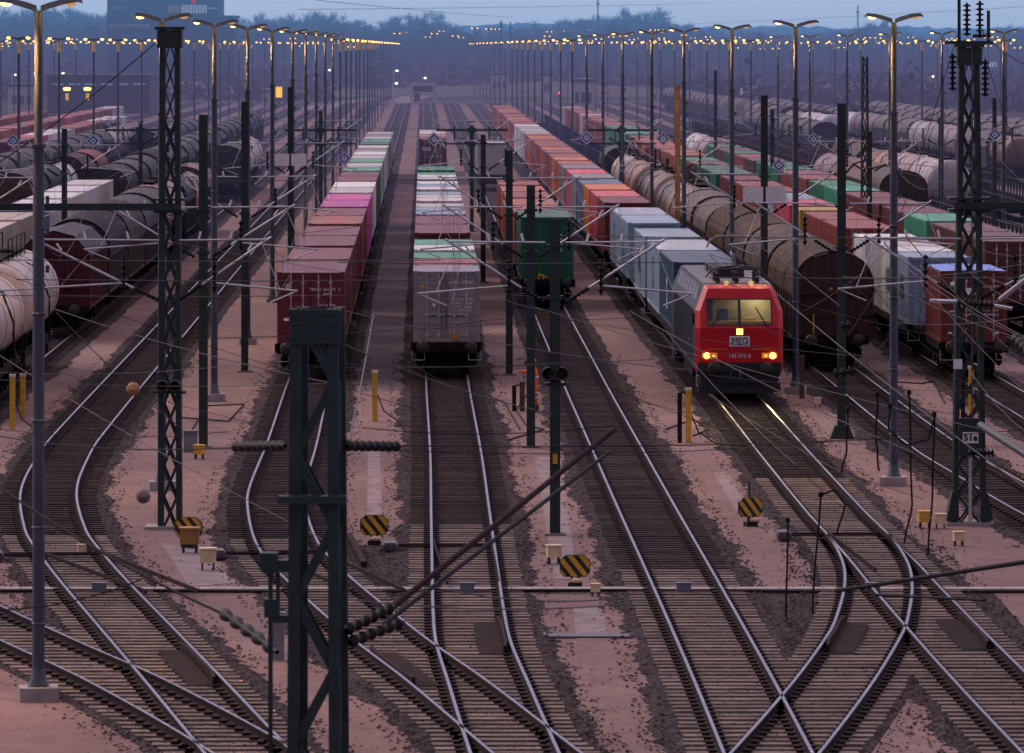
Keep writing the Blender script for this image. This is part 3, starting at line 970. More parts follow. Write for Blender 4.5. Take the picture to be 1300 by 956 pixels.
def buffer_mesh():
    b = MB()
    b.lathe((0, 0, 0), (0, -1, 0), [(0, .10), (.28, .10), (.28, .07), (.5, .07), (.5, .21), (.55, .235), (.58, .20), (.59, 0)], 14)
    return b.mesh('buffer', M['black'])


BUF = buffer_mesh()


def add_running(t, L, ov=1.9):
    """bogies and buffers for a wagon whose frame runs from y=0.6 to L-0.6"""
    for y in (0.6 + ov, L - 0.6 - ov): put('bogie', BOGIE, t, None, (0, y, 0))
    for s in (-1, 1):
        put('buffer', BUF, t, None, (s * 0.875, 0.6, 1.03))
        put('buffer', BUF, t, None, (s * 0.875, L - 0.6, 1.03), (0, 0, pi))


PROTO = {}


def hide_proto(t):
    t.location = (0, -500, 0)


def flat_wagon(L):
    key = 'flat%.1f' % L
    if key in PROTO: return PROTO[key]
    t = empty('container_wagon')
    b = MB()
    a, e = 0.6, L - 0.6
    for s in (-1, 1):
        x0, x1 = sorted((s * 1.2, s * 1.02)); b.box(x0, x1, a, e, 0.86, 1.165)
        x0, x1 = sorted((s * 0.35, s * 0.2)); b.box(x0, x1, a + .1, e - .1, 0.8, 1.1)
    y = a + .15
    while y < e: b.box(-1.02, 1.02, y, y + .16, 0.95, 1.15); y += 1.6
    b.box(-1.3, 1.3, a, a + .15, 0.82, 1.2); b.box(-1.3, 1.3, e - .15, e, 0.82, 1.2)
    b.box(-0.12, 0.12, a - .32, a, 0.93, 1.1)
    b.box(-0.6, 0.6, L / 2 - 1, L / 2 + 1, 0.45, 0.8)
    b.build('frame', M['under'], t)
    h = MB(); h.tube([(-1.25, a - .04, 0.9), (-1.25, a - .06, 0.55), (-0.8, a - .06, 0.55), (-.8, a - .04, 0.9)], 0.018, 5)
    h.cut().tube([(1.25, a - .04, 0.9), (1.25, a - .06, 0.55), (0.8, a - .06, 0.55), (.8, a - .04, 0.9)], 0.018, 5)
    h.pieces('shunters_step', M['galv'], t)
    add_running(t, L)
    PROTO[key] = t; hide_proto(t)
    return t


def arch_profile(hw, z0, ze, zt, n=12, flat=0.0):
    """vertical sides to ze then an arch to zt"""
    P = [(-hw, z0), (-hw, ze)]
    for i in range(1, n):
        a = pi - pi * i / n
        P.append((hw * cos(a), ze + (zt - ze) * sin(a) ** (0.8)))
    P += [(hw, ze), (hw, z0)]
    return P


def arch_wagon(kind):
    """covered wagon: 'hood' ribbed arched roof, 'gable' pitched roof, 'dark' smooth arched roof"""
    if kind in PROTO: return PROTO[kind]
    L = {'hood': 16.0, 'gable': 14.5, 'dark': 15.0}[kind]
    t = empty('covered_wagon')
    a, e = 0.75, L - 0.75
    hw, z0, ze, zt = 1.46, 1.12, {'hood': 2.75, 'gable': 3.3, 'dark': 2.9}[kind], {'hood': 4.28, 'gable': 4.25, 'dark': 4.2}[kind]
    if kind == 'gable': prof = [(-hw, z0), (-hw, ze), (-hw * .55, zt - .22), (0, zt), (hw * .55, zt - .22), (hw, ze), (hw, z0)]
    else: prof = arch_profile(hw, z0, ze, zt)
    # body: sides with stakes, end walls with bracing
    b = MB()
    for s in (-1, 1):
        x0, x1 = sorted((s * hw, s * (hw - .05))); b.box(x0, x1, a, e, z0, ze)
        y = a
        k = 0
        while y < e - .05:
            x0, x1 = sorted((s * (hw + .045), s * hw)); b.box(x0, x1, y, y + .09, z0, ze - .02); y += (e - a - .09) / 10; k += 1
        x0, x1 = sorted((s * (hw + .05), s * hw)); b.box(x0, x1, a, e, z0 - .08, z0 + .02); b.box(x0, x1, a, e, ze - .1, ze - .015)
    for y0, y1 in ((a, a + .06), (e - .06, e)):
        b.prism_y([(x * .985, z) for x, z in prof], y0, y1)
        f0, f1 = (y0 - .06, y0) if y0 == a else (y1, y1 + .06)
        for x in (-.95, -.35, .35, .95): b.box(x - .07, x + .07, f0, f1, z0, ze + .35)
        for z in (z0 + .05, 1.95, ze): b.box(-hw * .97, hw * .97, f0 - .02, f1 + .02 if y0 != a else f1, z - .05, z + .05)
    b.build('body', M['wagon'], t)
    # roof
    r = MB(); top = [(x * 1.012, z + .012) for x, z in prof[1:-1]]
    n = len(top)
    secs = []
    if kind == 'hood':
        y = a
        while y < e:
            for dy, dd in ((0, .0), (.05, .075), (.22, .075), (.27, .0)):
                secs.append((min(e, y + dy), dd))
            y += 0.42
        secs.append((e, 0))
    else:
        ny = 5
        for i in range(ny):
            ya = a + (e - a) * i / ny
            secs += [(ya, .05), (ya + .12, .05), (ya + .125, 0)]
        secs.append((e, .0)); secs.append((e + .01, .05))
    vs = []; fs = []
    for y, d in secs:
        for x, z in top: vs.append((x * (1 + d / 1.46), y, z + d * max(0, (z - ze) / (zt - ze))))
    for i in range(len(secs) - 1):
        for j in range(n - 1): fs.append((i * n + j, i * n + j + 1, (i + 1) * n + j + 1, (i + 1) * n + j))
    r.add(vs, fs, 0, kind == 'dark')
    r.build('roof', M['canvas'], t)
    if kind == 'hood':
        h = MB()
        for y in (a + 5.0, a + 10.0):
            P = [(x * 1.04, y, z + .05) for x, z in top]; h.cut().tube(P, 0.035, 5, caps=False)
        h.cut().tube([(x * 1.03, a + .02, z + .04) for x, z in top], 0.045, 5, caps=False)
        h.pieces('hoop', M['black'], t)
    f = MB(); f.box(-1.35, 1.35, a, e, 0.9, 1.1); f.box(-1.3, 1.3, 0.6, 0.75, .85, 1.2); f.box(-1.3, 1.3, L - .75, L - .6, .85, 1.2); f.box(-.12, .12, .3, .6, .93, 1.1)
    f.build('frame', M['under'], t)
    add_running(t, L)
    if kind == 'hood':
        h = MB(); h.tube([(-.75, a - .1, 1.25), (-.75, a - .12, 2.0)], 0.03, 6); h.build('handrail', M['yellow'], t)
        h = MB(); h.lathe((-.1, a - .09, 2.9), (0, -1, 0), [(0, .0), (0, .1), (.03, .1), (.03, 0)], 4); h.build('marker_plate', M['orange_or_lit'], t)
    PROTO[kind] = t; hide_proto(t)
    return t


def tank_wagon(kind):
    if kind in PROTO: return PROTO[kind]
    L = {'tank': 15.6, 'tankbig': 17.0, 'tankshort': 12.4}[kind]
    r = {'tank': 1.42, 'tankbig': 1.52, 'tankshort': 1.4}[kind]
    t = empty('tank_wagon')
    zc = 1.22 + r; a, e = 0.95, L - 0.95
    b = MB()
    prof = [(0, 0), (.02, r * .3), (.08, r * .6), (.2, r * .84), (.36, r * .96), (.5, r)]
    Lb = e - a
    full = prof + [(Lb * f, r) for f in (.2, .4, .6, .8)] + [(Lb - d, rr) for d, rr in prof[::-1]]
    b.lathe((0, a, zc), (0, 1, 0), full, 28)
    b.build('tank', M['tank'], t)
    bd = MB()
    for f in (.12, .37, .63, .88):
        y = a + Lb * f
        bd.cut().lathe((0, y, zc), (0, 1, 0), [(-.04, r), (-.04, r + .022), (.04, r + .022), (.04, r)], 28)
    bd.pieces('band', M['tank'], t)
    # walkway, dome, rail, ladder
    wk = MB()
    wk.box(-.32, .32, a + 1.2, e - 1.2, zc + r + .10, zc + r + .14)
    y = a + 1.4
    while y < e - 1.2: wk.box(-.25, .25, y, y + .06, zc + r - .08, zc + r + .1); y += 1.5
    wk.lathe((0, L / 2, zc + r - .15), (0, 0, 1), [(0, .34), (.36, .34), (.40, .28), (.42, 0)], 14)
    for s in (-1, 1):
        x = s * .42
        wk.tube([(x, a + 3.4, zc + r - .1), (x, a + 3.4, zc + r + .75), (x, e - 3.4, zc + r + .75), (x, e - 3.4, zc + r - .1)], 0.022, 5, smooth=False)
        for i in range(5):
            yy = a + 3.4 + (Lb - 6.8) * i / 4; wk.tube([(x, yy, zc + r - .05), (x, yy, zc + r + .75)], .018, 5)
        xx = s * (r + .02)
        for dy in (-.22, .22): wk.tube([(s * .5, L / 2 + dy, zc + r - .1), (s * (r * .8), L / 2 + dy, zc + r * .72), (s * (r + .1), L / 2 + dy, zc), (s * (r + .1), L / 2 + dy, 1.1)], .02, 5)
        for i in range(6): wk.tube([(s * (r + .1), L / 2 - .22, 1.2 + i * .27), (s * (r + .1), L / 2 + .22, 1.2 + i * .27)], .015, 5)
    wk.build('walkway', M['under'], t)
    f = MB()
    for s in (-1, 1):
        x0, x1 = sorted((s * 1.25, s * 1.05)); f.box(x0, x1, .6, L - .6, .92, 1.14)
    f.box(-1.3, 1.3, .6, .75, .85, 1.2); f.box(-1.3, 1.3, L - .75, L - .6, .85, 1.2); f.box(-.3, .3, .75, L - .75, .9, 1.1)
    for fy in (.1, .5, .9):
        y = a + Lb * fy
        f.add([(-1.2, y - .12, 1.1), (1.2, y - .12, 1.1), (r * .8, y - .12, zc - r * .5), (0, y - .12, zc - r * .95), (-r * .8, y - .12, zc - r * .5), (-1.2, y + .12, 1.1), (1.2, y + .12, 1.1), (r * .8, y + .12, zc - r * .5), (0, y + .12, zc - r * .95), (-r * .8, y + .12, zc - r * .5)],
              [(0, 1, 2, 3, 4), (9, 8, 7, 6, 5), (1, 6, 7, 2), (0, 4, 9, 5)])
    # end platform rail
    f.tube([(-1.2, .7, 1.2), (-1.2, .7, 2.2), (1.2, .7, 2.2), (1.2, .7, 1.2)], .022, 5, smooth=False); f.tube([(-1.2, .7, 1.7), (1.2, .7, 1.7)], .018, 5)
    f.build('frame', M['under'], t)
    add_running(t, L)
    PROTO[kind] = t; hide_proto(t)
    return t


def stake_wagon(kind='stake'):
    """low flat wagon with stanchions; 'pipes' carries dark bundles"""
    if kind in PROTO: return PROTO[kind]
    L = 19.9
    t = empty('stake_wagon')
    b = MB(); b.box(-1.4, 1.4, .6, L - .6, 1.05, 1.25)
    for s in (-1, 1):
        x0, x1 = sorted((s * 1.42, s * 1.3)); b.box(x0, x1, .6, L - .6, .88, 1.05)
    b.build('deck', M['wagon'], t)
    k = MB()
    for s in (-1, 1):
        for i in range(10):
            y = 1.1 + (L - 2.2) * i / 9; k.box(s * 1.46 - .06, s * 1.46 + .06, y - .06, y + .06, 1.0, 2.55)
        k.bar((s * 1.46, 1.0, 2.5), (s * 1.46, L - 1.0, 2.5), .05, .07); k.bar((s * 1.46, 1.0, 1.85), (s * 1.46, L - 1.0, 1.85), .04, .05)
    for i in range(10):
        y = 1.1 + (L - 2.2) * i / 9; k.box(-1.4, 1.4, y - .05, y + .05, 1.252, 1.42)
    k.build('stanchions', M['wagon'], t)
    add_running(t, L)
    PROTO[kind] = t; hide_proto(t)
    return t


LEN = {'hood': 16.0, 'gable': 14.5, 'dark': 15.0, 'tank': 15.6, 'tankbig': 17.0, 'tankshort': 12.4, 'stake': 19.9}
MAKE = {'hood': arch_wagon, 'gable': arch_wagon, 'dark': arch_wagon, 'tank': tank_wagon, 'tankbig': tank_wagon, 'tankshort': tank_wagon, 'stake': stake_wagon}
CAT = {'hood': 'covered wagon', 'gable': 'covered wagon', 'dark': 'covered wagon', 'tank': 'tank wagon', 'tankbig': 'tank wagon', 'tankshort': 'tank wagon', 'stake': 'flat wagon'}
TXT = {'hood': 'ribbed round-roofed wagon', 'gable': 'gable-roofed wagon', 'dark': 'smooth round-roofed wagon', 'tank': 'tank wagon', 'tankbig': 'large tank wagon', 'tankshort': 'short tank wagon', 'stake': 'low stake wagon'}
CONTAINERS = {}


def containers(k, y, items, train, wg=2, doors_first=False, doors_upto=430, key=None):
    """items: list of (size, colour[, roofcolour]) from the front; '-' leaves a gap of that many metres"""
    i = 0; idx = 0; wi = 0
    run = [it for it in items]
    while i < len(run):
        it = run[i]
        if it[0] == '-':
            y += it[1]; i += 1; continue
        # one wagon carries wg containers of its group
        grp = []; Lw = 1.3
        n = wg if it[0] != '20' else 3
        j = i
        while j < len(run) and len(grp) < n and run[j][0] != '-' and (run[j][0] == '20') == (it[0] == '20'):
            grp.append(run[j]); Lw += CL[run[j][0]] + 0.32; j += 1
        Lw += 0.1
        src = flat_wagon(round(Lw, 1))
        yw = y - 0.7
        first = len(grp) and ' and '.join(sorted({CNAME[q[1]] for q in grp}))
        dup(src, (xt(k, yw), yw, 0), ht(k, yw + Lw / 2), '%s flat wagon of the %s' % (nth(wi), train), 'container wagon', 'container wagons of the ' + train, skip=() if yw < 480 else ('bogie', 'buffer', 'shunters_step'))
        wi += 1
        yy = y
        for q in grp:
            sz, cn = q[0], q[1]
            if len(q) > 3: pass
            near_front = yy < doors_upto
            dr = 1 if (near_front and (idx == 0 and doors_first or R.random() < .5)) else 0
            c = jit(COL[cn])
            o = put('shipping_container', CM[sz, dr], None, c, (xt(k, yy), yy, 1.17))
            o.rotation_euler = (0, 0, ht(k, yy + CL[sz] / 2))
            if dr:
                for s in (-1, 1):
                    d = put('door', DM[CH[sz], s][0], o, c)
                    for lm in DM[CH[sz], s][1]: put('locking_bar', lm, d)
            ln = {'20': 'short', '40': 'long', '40h': 'tall long', '45': 'extra long'}[sz]
            tag(o, '%s %s container, %s in the %s' % (CNAME[cn], ln, nth(idx), train), 'container', 'containers of the ' + train)
            CONTAINERS[key or k, idx] = o
            idx += 1
            yy += CL[sz] + 0.32 + (0.12 if sz != '20' else 0)
        y += Lw + 0.55
        i = j
    return y


def wagons(k, y, items, train, start=0):
    """items: (kind, body colour, roof/tank colour, colour word)"""
    for i, (kind, bc, rc, word) in enumerate(items):
        if kind == '-': y += bc; continue
        src = MAKE[kind](kind)
        L = LEN[kind]
        if k in ('M1', 'M2', 'M3', 'L0') and max(rc) < .2: rc = tuple(x * f_ for x, f_ in zip(rc, (.72, .72, .78)))
        elif k in ('R9', 'R10', 'R11', 'R12', 'R13', 'R14', 'R15') and max(rc) < .55: rc = tuple(x * .85 for x in rc)
        elif k == 'R6': rc = tuple(x * .72 for x in rc)
        cols = {'body': jit(bc, .1), 'roof': jit(rc, .12), 'tank': jit(rc, .08), 'band': tuple(x * .55 for x in rc), 'deck': bc, 'stanchions': rc}
        dup(src, (xt(k, y), y, 0), ht(k, y + L / 2), '%s %s, %s in the %s' % (word, TXT[kind], nth(start + i), train), CAT[kind], 'wagons of the ' + train, cols, skip=() if y < 520 else ('buffer', 'handrail', 'marker_plate', 'shunters_step'))
        y += L
    return y


def seq(s, size):
    return [(size, w) for w in s.split()]


# red train left of centre
TN2 = 'dark red train left of centre'
containers('C2', 200, [('40', 'maroon'), ('40', 'maroon'), ('40', 'maroon'), ('40', 'maroon'), ('-', 1.0), ('40', 'oxide'), ('40', 'maroon'), ('40', 'magenta'), ('40', 'magenta'),
           ('40', 'pale'), ('40', 'white'), ('40', 'maroon'), ('40', 'maroon'), ('40', 'mint'), ('40', 'pale'), ('40', 'mint'), ('40', 'pale'), ('40', 'white'), ('40', 'grey'), ('40', 'pale'), ('-', 2), ('40', 'dkgreen'), ('40', 'mint'), ('40', 'pale'), ('40', 'grey'), ('40', 'pale')], TN2, 2, True)
TN3 = 'grey-fronted centre container train'
containers('C3', 201, [('20', 'grey', ), ('20', 'oxide'), ('20', 'mint'), ('20', 'white'), ('20', 'mint'), ('-', 5.5), ('40', 'maroon'), ('40', 'maroon'), ('20', 'ltblue'), ('20', 'ltblue'), ('20', 'pale'), ('-', 2.2), ('20', 'white'), ('20', 'pale'), ('20', 'ltblue'), ('-', 2.5), ('20', 'white'), ('20', 'ltblue'), ('20', 'white'),
           ('-', 2.5), ('20', 'pale'), ('20', 'white'), ('20', 'mint'), ('-', 4), ('40', 'green')], TN3, 2, True)
containers('C3', 487, [('40', 'maroon'), ('40', 'orange'), ('-', 1), ('40', 'white'), ('40', 'pale')], 'short far train on the centre track', 2, True, 500, 'far')
TN4 = 'green-fronted container train'
containers('C4', 255, [('40h', 'dkgreen'), ('-', 3), ('40', 'oxide'), ('40', 'rust'), ('40', 'oxide'), ('40', 'rust'), ('40', 'oxide')], TN4)
containers('C4', 462, [('40', 'pale')], 'lone pale load behind the green-fronted train', 1, key='lone')
TN5 = 'train behind the red locomotive'
containers('R5', 209.5, seq('teal ltblue ltblue', '40') + [('-', 5)] + seq('ltblue ltblue', '40') + [('-', 6)] +
           seq('maroon pink orange steel grey pink grey rust orange oxide oxide rust oxide rust oxide orange rust pale pale white', '40') + [('-', 4)] + seq('white rust oxide rust orange oxide rust oxide oxide rust orange rust oxide rust oxide', '40'), TN5)
TN7 = 'blue-topped container train'
containers('R7', 201, [('20', 'brick'), ('-', 5), ('20', 'ltblue'), ('20', 'white'), ('20', 'pale'), ('20', 'white'), ('-', 5)] + seq('oxide oxide', '40') + [('20', 'yellow')] + seq('pink ltblue oxide oxide maroon', '40') + [('-', 3)] + seq('green dkgreen brown green', '40') + [('-', 4)] +
           seq('rust rust oxide rust orange rust oxide', '40') + [('-', 5)] + seq('mint green', '40') + [('-', 4)] + seq('green mint', '40') + seq('rust oxide rust oxide oxide rust pale oxide rust', '40') + seq('rust oxide rust pale', '40'), TN7, 2, True)
TN8 = 'container train behind the right lattice mast'
containers('R8', 232, seq('brown brown mint maroon brown maroon mint green oxide oxide green green brown oxide green brown green', '40'), TN8)
# left container trains
containers('M1', 246, [('40', 'cream'), ('40', 'cream'), ('20', 'steel'), ('40', 'white'), ('40', 'white'), ('40', 'white'), ('40', 'pale')], 'pale container train at the left edge', 1)
containers('M4', 470, seq('maroon oxide pink white white pale oxide rust oxide oxide white pale white', '40'), 'far left reddish container train', 2)
containers('M5', 520, seq('oxide rust pink oxide oxide rust oxide oxide pink oxide rust oxide rust oxide oxide pale white', '40'), 'second far left reddish container train', 2)
containers('M6', 560, seq('oxide oxide rust oxide oxide rust oxide oxide rust oxide', '40'), 'outermost left container train', 2)

# wagons
DK = (0.05, 0.045, 0.05); GR = (0.13, 0.125, 0.14); BR = (0.075, 0.04, 0.035); TN = (0.30, 0.19, 0.13); WH = (0.62, 0.60, 0.60); BK = (0.03, 0.03, 0.033); RD = (0.065, 0.011, 0.018); PK = (0.34, 0.22, 0.21)
TB = 'brown row right of the locomotive'
y = wagons('R6', 205.0, [('hood', (0.045, 0.026, 0.024), (0.20, 0.135, 0.10), 'brown'), ('hood', BR, (0.22, 0.18, 0.17), 'grey-brown'), ('hood', DK, (0.17, 0.12, 0.095), 'dark brown'), ('hood', BR, (0.22, 0.13, 0.08), 'tan-roofed brown'), ('dark', DK, (0.12, 0.1, 0.1), 'dark'), ('dark', BR, (0.16, 0.12, 0.10), 'dull brown'),
    ('tankbig', DK, (0.36, 0.25, 0.21), 'dirty pinkish'), ('tank', DK, (0.13, 0.1, 0.1), 'sooty'), ('tankbig', DK, (0.33, 0.22, 0.17), 'tan'), ('tankshort', BK, (0.06, 0.055, 0.06), 'black'), ('tankbig', DK, (0.38, 0.25, 0.2), 'rusty tan'), ('tank', DK, (0.34, 0.22, 0.16), 'brown-streaked'), ('tank', DK, (0.6, 0.55, 0.52), 'pale')], TB)
y = wagons('R6', y + 12, [('dark', BK, (0.03, 0.05, 0.05), 'small black')], TB, 13)
wagons('R6', y + 4, [('stake', (0.02, 0.025, 0.05), (0.03, 0.045, 0.14), 'navy blue')] * 16, 'navy row beside the long container train')
TL = 'left-edge row beside the empty track'
wagons('L0', 178.5, [('tank', DK, (0.5, 0.42, 0.42), 'dirty white'), ('tankbig', DK, (0.58, 0.47, 0.42), 'white and orange stained'), ('-', 17.5, 0, 0), ('gable', RD, (0.055, 0.0495, 0.0605), 'dark red'), ('hood', DK, (0.066, 0.066, 0.0825), 'dark grey'), ('hood', DK, GR, 'grey'), ('dark', DK, (0.0495, 0.0495, 0.0605), 'slate'),
    ('dark', PK, (0.055, 0.0495, 0.055), 'pink-sided dark'), ('tankbig', DK, (0.33, 0.22, 0.21), 'pinkish'), ('dark', BK, (0.0385, 0.033, 0.0385), 'black'), ('tank', DK, (0.34, 0.24, 0.23), 'rusty pink'), ('dark', DK, (0.2, 0.15, 0.15), 'brown-grey'), ('-', 60, 0, 0), ('dark', BK, (0.055, 0.055, 0.0605), 'dull'),
    ('tankbig', DK, (0.66, 0.62, 0.62), 'clean white'), ('tankbig', DK, (0.62, 0.52, 0.48), 'pinkish white')], TL)
TLM = 'long dark row beyond the pale containers'
wagons('M1', 350, [('dark', DK, (0.0303, 0.0303, 0.0358), 'charcoal'), ('dark', DK, (0.055, 0.055, 0.066), 'slate'), ('dark', BK, (0.0385, 0.0358, 0.0385), 'black'), ('hood', DK, (0.0715, 0.0715, 0.0825), 'ribbed grey'), ('dark', DK, (0.077, 0.0715, 0.077), 'grey'), ('gable', DK, (0.066, 0.0715, 0.0825), 'blue-grey'),
    ('dark', DK, (0.0413, 0.0413, 0.0468), 'sooty'), ('gable', DK, (0.0605, 0.0605, 0.0715), 'dull grey'), ('dark', DK, (0.066, 0.0605, 0.066), 'mid grey'), ('gable', BK, (0.044, 0.044, 0.0495), 'dark'), ('dark', DK, (0.055, 0.055, 0.0605), 'faded'), ('gable', BK, (0.0275, 0.0303, 0.033), 'very dark')] + [('dark', BK, (0.0385, 0.0385, 0.044), 'distant dark')] * 8, TLM)
TLM2 = 'second dark row at far left'
wagons('M2', 335, [('dark', BR, (0.055, 0.0468, 0.0495), 'brown-sided'), ('dark', DK, (0.0495, 0.0468, 0.0495), 'dull black'), ('tank', DK, (0.66, 0.66, 0.7), 'white'), ('-', 6, 0, 0), ('gable', RD, RD, 'crimson'), ('dark', RD, (0.22, 0.05, 0.045), 'red'), ('-', 3, 0, 0)] +
       [('stake', (0.022, 0.033, 0.044), (0.0275, 0.044, 0.0605), 'blue-grey')] * 4 + [('dark', DK, (0.055, 0.055, 0.066), 'slate')] * 6, TLM2)
wagons('M3', 345, [('dark', DK, (0.0495, 0.0468, 0.055), 'dark slate'), ('dark', DK, (0.055, 0.0495, 0.055), 'sooty'), ('dark', BK, (0.066, 0.0605, 0.066), 'grey-black'), ('dark', DK, (0.044, 0.044, 0.0495), 'black'), ('dark', DK, (0.0605, 0.055, 0.0605), 'charcoal'), ('dark', PK, (0.0715, 0.055, 0.055), 'pinkish'), ('dark', DK, (0.055, 0.055, 0.0605), 'dull'),
    ('dark', DK, (0.0715, 0.066, 0.0715), 'grey'), ('dark', DK, (0.055, 0.0495, 0.055), 'dusky'), ('dark', DK, (0.066, 0.066, 0.066), 'mid grey'), ('dark', BK, (0.0495, 0.0495, 0.055), 'blackened'), ('tankbig', DK, (0.62, 0.5, 0.46), 'cream'), ('tankbig', DK, (0.3, 0.2, 0.2), 'brown'), ('stake', BR, BR, 'brown'), ('stake', BR, BR, 'rusty')], 'third dark row at far left')
TR9 = 'low row on the right'
wagons('R9', 262, [('stake', (0.05, 0.05, 0.07), (0.07, 0.08, 0.11), 'blue-grey')] * 4 + [('dark', BK, (0.10, 0.075, 0.07), 'dark brown'), ('gable', BR, (0.17, 0.11, 0.09), 'brown'), ('gable', BR, (0.19, 0.13, 0.12), 'dusty brown'), ('tankbig', DK, (0.30, 0.2, 0.19), 'brown')] + [('stake', BR, BR, 'brown')] * 8, TR9)
wagons('R8', 462, [('tankbig', DK, (0.33, 0.26, 0.26), 'ash grey'), ('tankbig', DK, (0.6, 0.58, 0.6), 'chalk white')] + [('stake', BR, (0.09, 0.05, 0.05), 'brown')] * 6, 'group beyond the right container train')
wagons('R10', 372, [('tankbig', DK, (0.50, 0.46, 0.48), 'pale grey'), ('tankbig', DK, (0.46, 0.33, 0.3), 'pinkish'), ('tank', DK, (0.42, 0.25, 0.13), 'orange stained'), ('tankshort', DK, (0.20, 0.12, 0.11), 'brown'), ('gable', BR, (0.11, 0.07, 0.06), 'dark brown'), ('dark', BR, (0.09, 0.06, 0.06), 'sooty')] +
       [('stake', BR, BR, 'rusty')] * 12, 'dirty tank row on the right')
wagons('R11', 380, [('stake', (0.04, 0.035, 0.04), (0.05, 0.05, 0.06), 'dark')] * 9 + [('dark', DK, (0.09, 0.08, 0.08), 'dark')] * 8, 'low row behind the dirty tank wagons')
wagons('R12', 620, [('tankbig', DK, (0.62, 0.60, 0.62), 'white'), ('tankbig', DK, (0.60, 0.55, 0.54), 'off-white'), ('tank', DK, (0.38, 0.28, 0.26), 'tan'), ('tank', DK, (0.36, 0.25, 0.23), 'brown-grey')], 'white tank group far right')
wagons('R12', 690, [('hood', BR, (0.17, 0.11, 0.1), 'brown'), ('dark', BR, (0.2, .14, .13), 'dusty')] * 2 + [('hood', (.2, .2, .22), (0.34, 0.3, 0.28), 'pale'), ('hood', (.2, .2, .22), (0.22, 0.19, 0.18), 'grey')] * 3 + [('dark', BR, (0.13, .1, .1), 'brown')] * 12, 'long covered row far right')
wagons('R13', 480, [('tank', BR, (0.24, 0.13, 0.09), 'rust'), ('dark', DK, (0.13, 0.11, 0.12), 'dark'), ('dark', DK, (0.15, 0.13, 0.14), 'slate'), ('tankbig', DK, (0.36, 0.28, 0.28), 'ash'), ('tankbig', DK, (0.30, 0.25, 0.26), 'grey'), ('tankbig', DK, (0.5, 0.46, 0.48), 'pale'), ('dark', DK, (0.17, 0.14, 0.14), 'brown-grey'), ('dark', DK, (0.16, 0.13, 0.13), 'dull'),
    ('dark', DK, (0.2, 0.16, 0.16), 'dusty'), ('tankbig', DK, (0.22, 0.15, 0.15), 'brown'), ('tankbig', DK, (0.2, 0.14, 0.14), 'dark brown'), ('tank', DK, (0.7, 0.7, 0.74), 'white')] + [('dark', DK, (0.12, 0.10, 0.11), 'distant dark')] * 10, 'outer right wagon row')
wagons('R14', 520, [('dark', DK, (0.12, 0.10, 0.11), 'distant dark'), ('dark', BR, (0.14, 0.10, 0.10), 'distant brown')] * 6 + [('stake', DK, DK, 'distant dark')] * 8, 'second outermost right wagon row')
wagons('R15', 540, [('dark', BR, (0.15, 0.11, 0.11), 'distant brown'), ('dark', DK, (0.12, 0.10, 0.11), 'distant dark')] * 8, 'outermost right wagon row')
for k in list(PROTO): kill(PROTO[k])

# lettering and marks on the nearest containers
c = CONTAINERS['C2', 0]
text('TRHU  641371  5', 0.155, M['white'], c, (0.52, -0.05, 1.98), name='container_number'); text('45G1', 0.155, M['white'], c, (0.62, -0.05, 1.80), name='container_code')
text('MAX.GR.  30480', 0.085, M['white'], c, (0.6, -0.05, 1.42)); text('TARE      3840', 0.085, M['white'], c, (0.6, -0.05, 1.28)); text('NET     26640', 0.085, M['white'], c, (0.6, -0.05, 1.14))
b = MB(); b.lathe((-0.82, -0.01, 2.1), (0, -1, 0), [(0, .09), (.012, .09), (.012, .055), (0.0, .055)], 18); b.cut().lathe((-0.82, -0.012, 2.1), (0, -1, 0), [(0, .03), (.01, .03), (.01, 0)], 10); b.build('round_emblem', M['white'], c)
b = MB(); b.box(-0.98, -0.78, -0.03, -0.02, .85, .95); b.build('plate', M['white'], c)
c = CONTAINERS['C3', 0]
text('HDDU  208748  3', 0.13, M['white'], c, (0.56, -0.05, 2.19), name='container_number')
for i, s in enumerate(('MAX GR   30.480', 'TARE      2.200', 'PAYL    28.280', 'CU.CAP.   33.2')): text(s, 0.105, M['white'], c, (0.6, -0.05, 1.58 - .135 * i))
text('45G1', 0.1, M['white'], c, (0.42, -0.05, 0.72))
b = MB(); b.add([(-0.97, -0.05, 2.0), (-0.79, -0.05, 2.0), (-0.88, -0.05, 2.17)], [(0, 1, 2)]); b.build('warning_triangle', M['yellow'], c)
b = MB(); b.add([(-0.53, -0.05, 1.43), (-0.38, -0.05, 1.43), (-0.455, -0.05, 1.28)], [(0, 2, 1)]); b.build('triangle_mark', M['white'], c)
b = MB(); b.box(0.2, 0.5, -0.055, -0.045, .12, .34); b.build('orange_placard', M['orange_or_lit'], c)
c = CONTAINERS['R7', 0]
text('TLLU  430303  0', 0.125, M['white'], c, (0.62, -0.05, 2.05), name='container_number'); text('42G1', 0.12, M['white'], c, (0.72, -0.05, 1.88), name='container_code')
for i in range(4): text('MAX.GR.  30480', 0.085, M['white'], c, (0.6, -0.05, 1.5 - .16 * i))
b = MB(); b.lathe((-0.78, -0.03, 2.13), (0, -1, 0), [(0, .1), (.012, .1), (.012, 0)], 16); b.cut().box(-0.3, 0.05, -0.045, -0.035, 1.75, 2.0); b.cut().box(-0.9, -0.65, -0.045, -0.035, 1.12, 1.17); b.cut().box(-0.95, -0.8, -0.045, -0.035, .32, .39); b.cut().box(.75, .9, -0.045, -0.035, .32, .39); b.pieces('white_mark', M['white'], c)
b = MB()
vs = [(-1.2, .02, 2.612), (1.2, .02, 2.612), (1.2, 6.02, 2.612), (-1.2, 6.02, 2.612), (0, .02, 2.66), (0, 6.02, 2.66)]
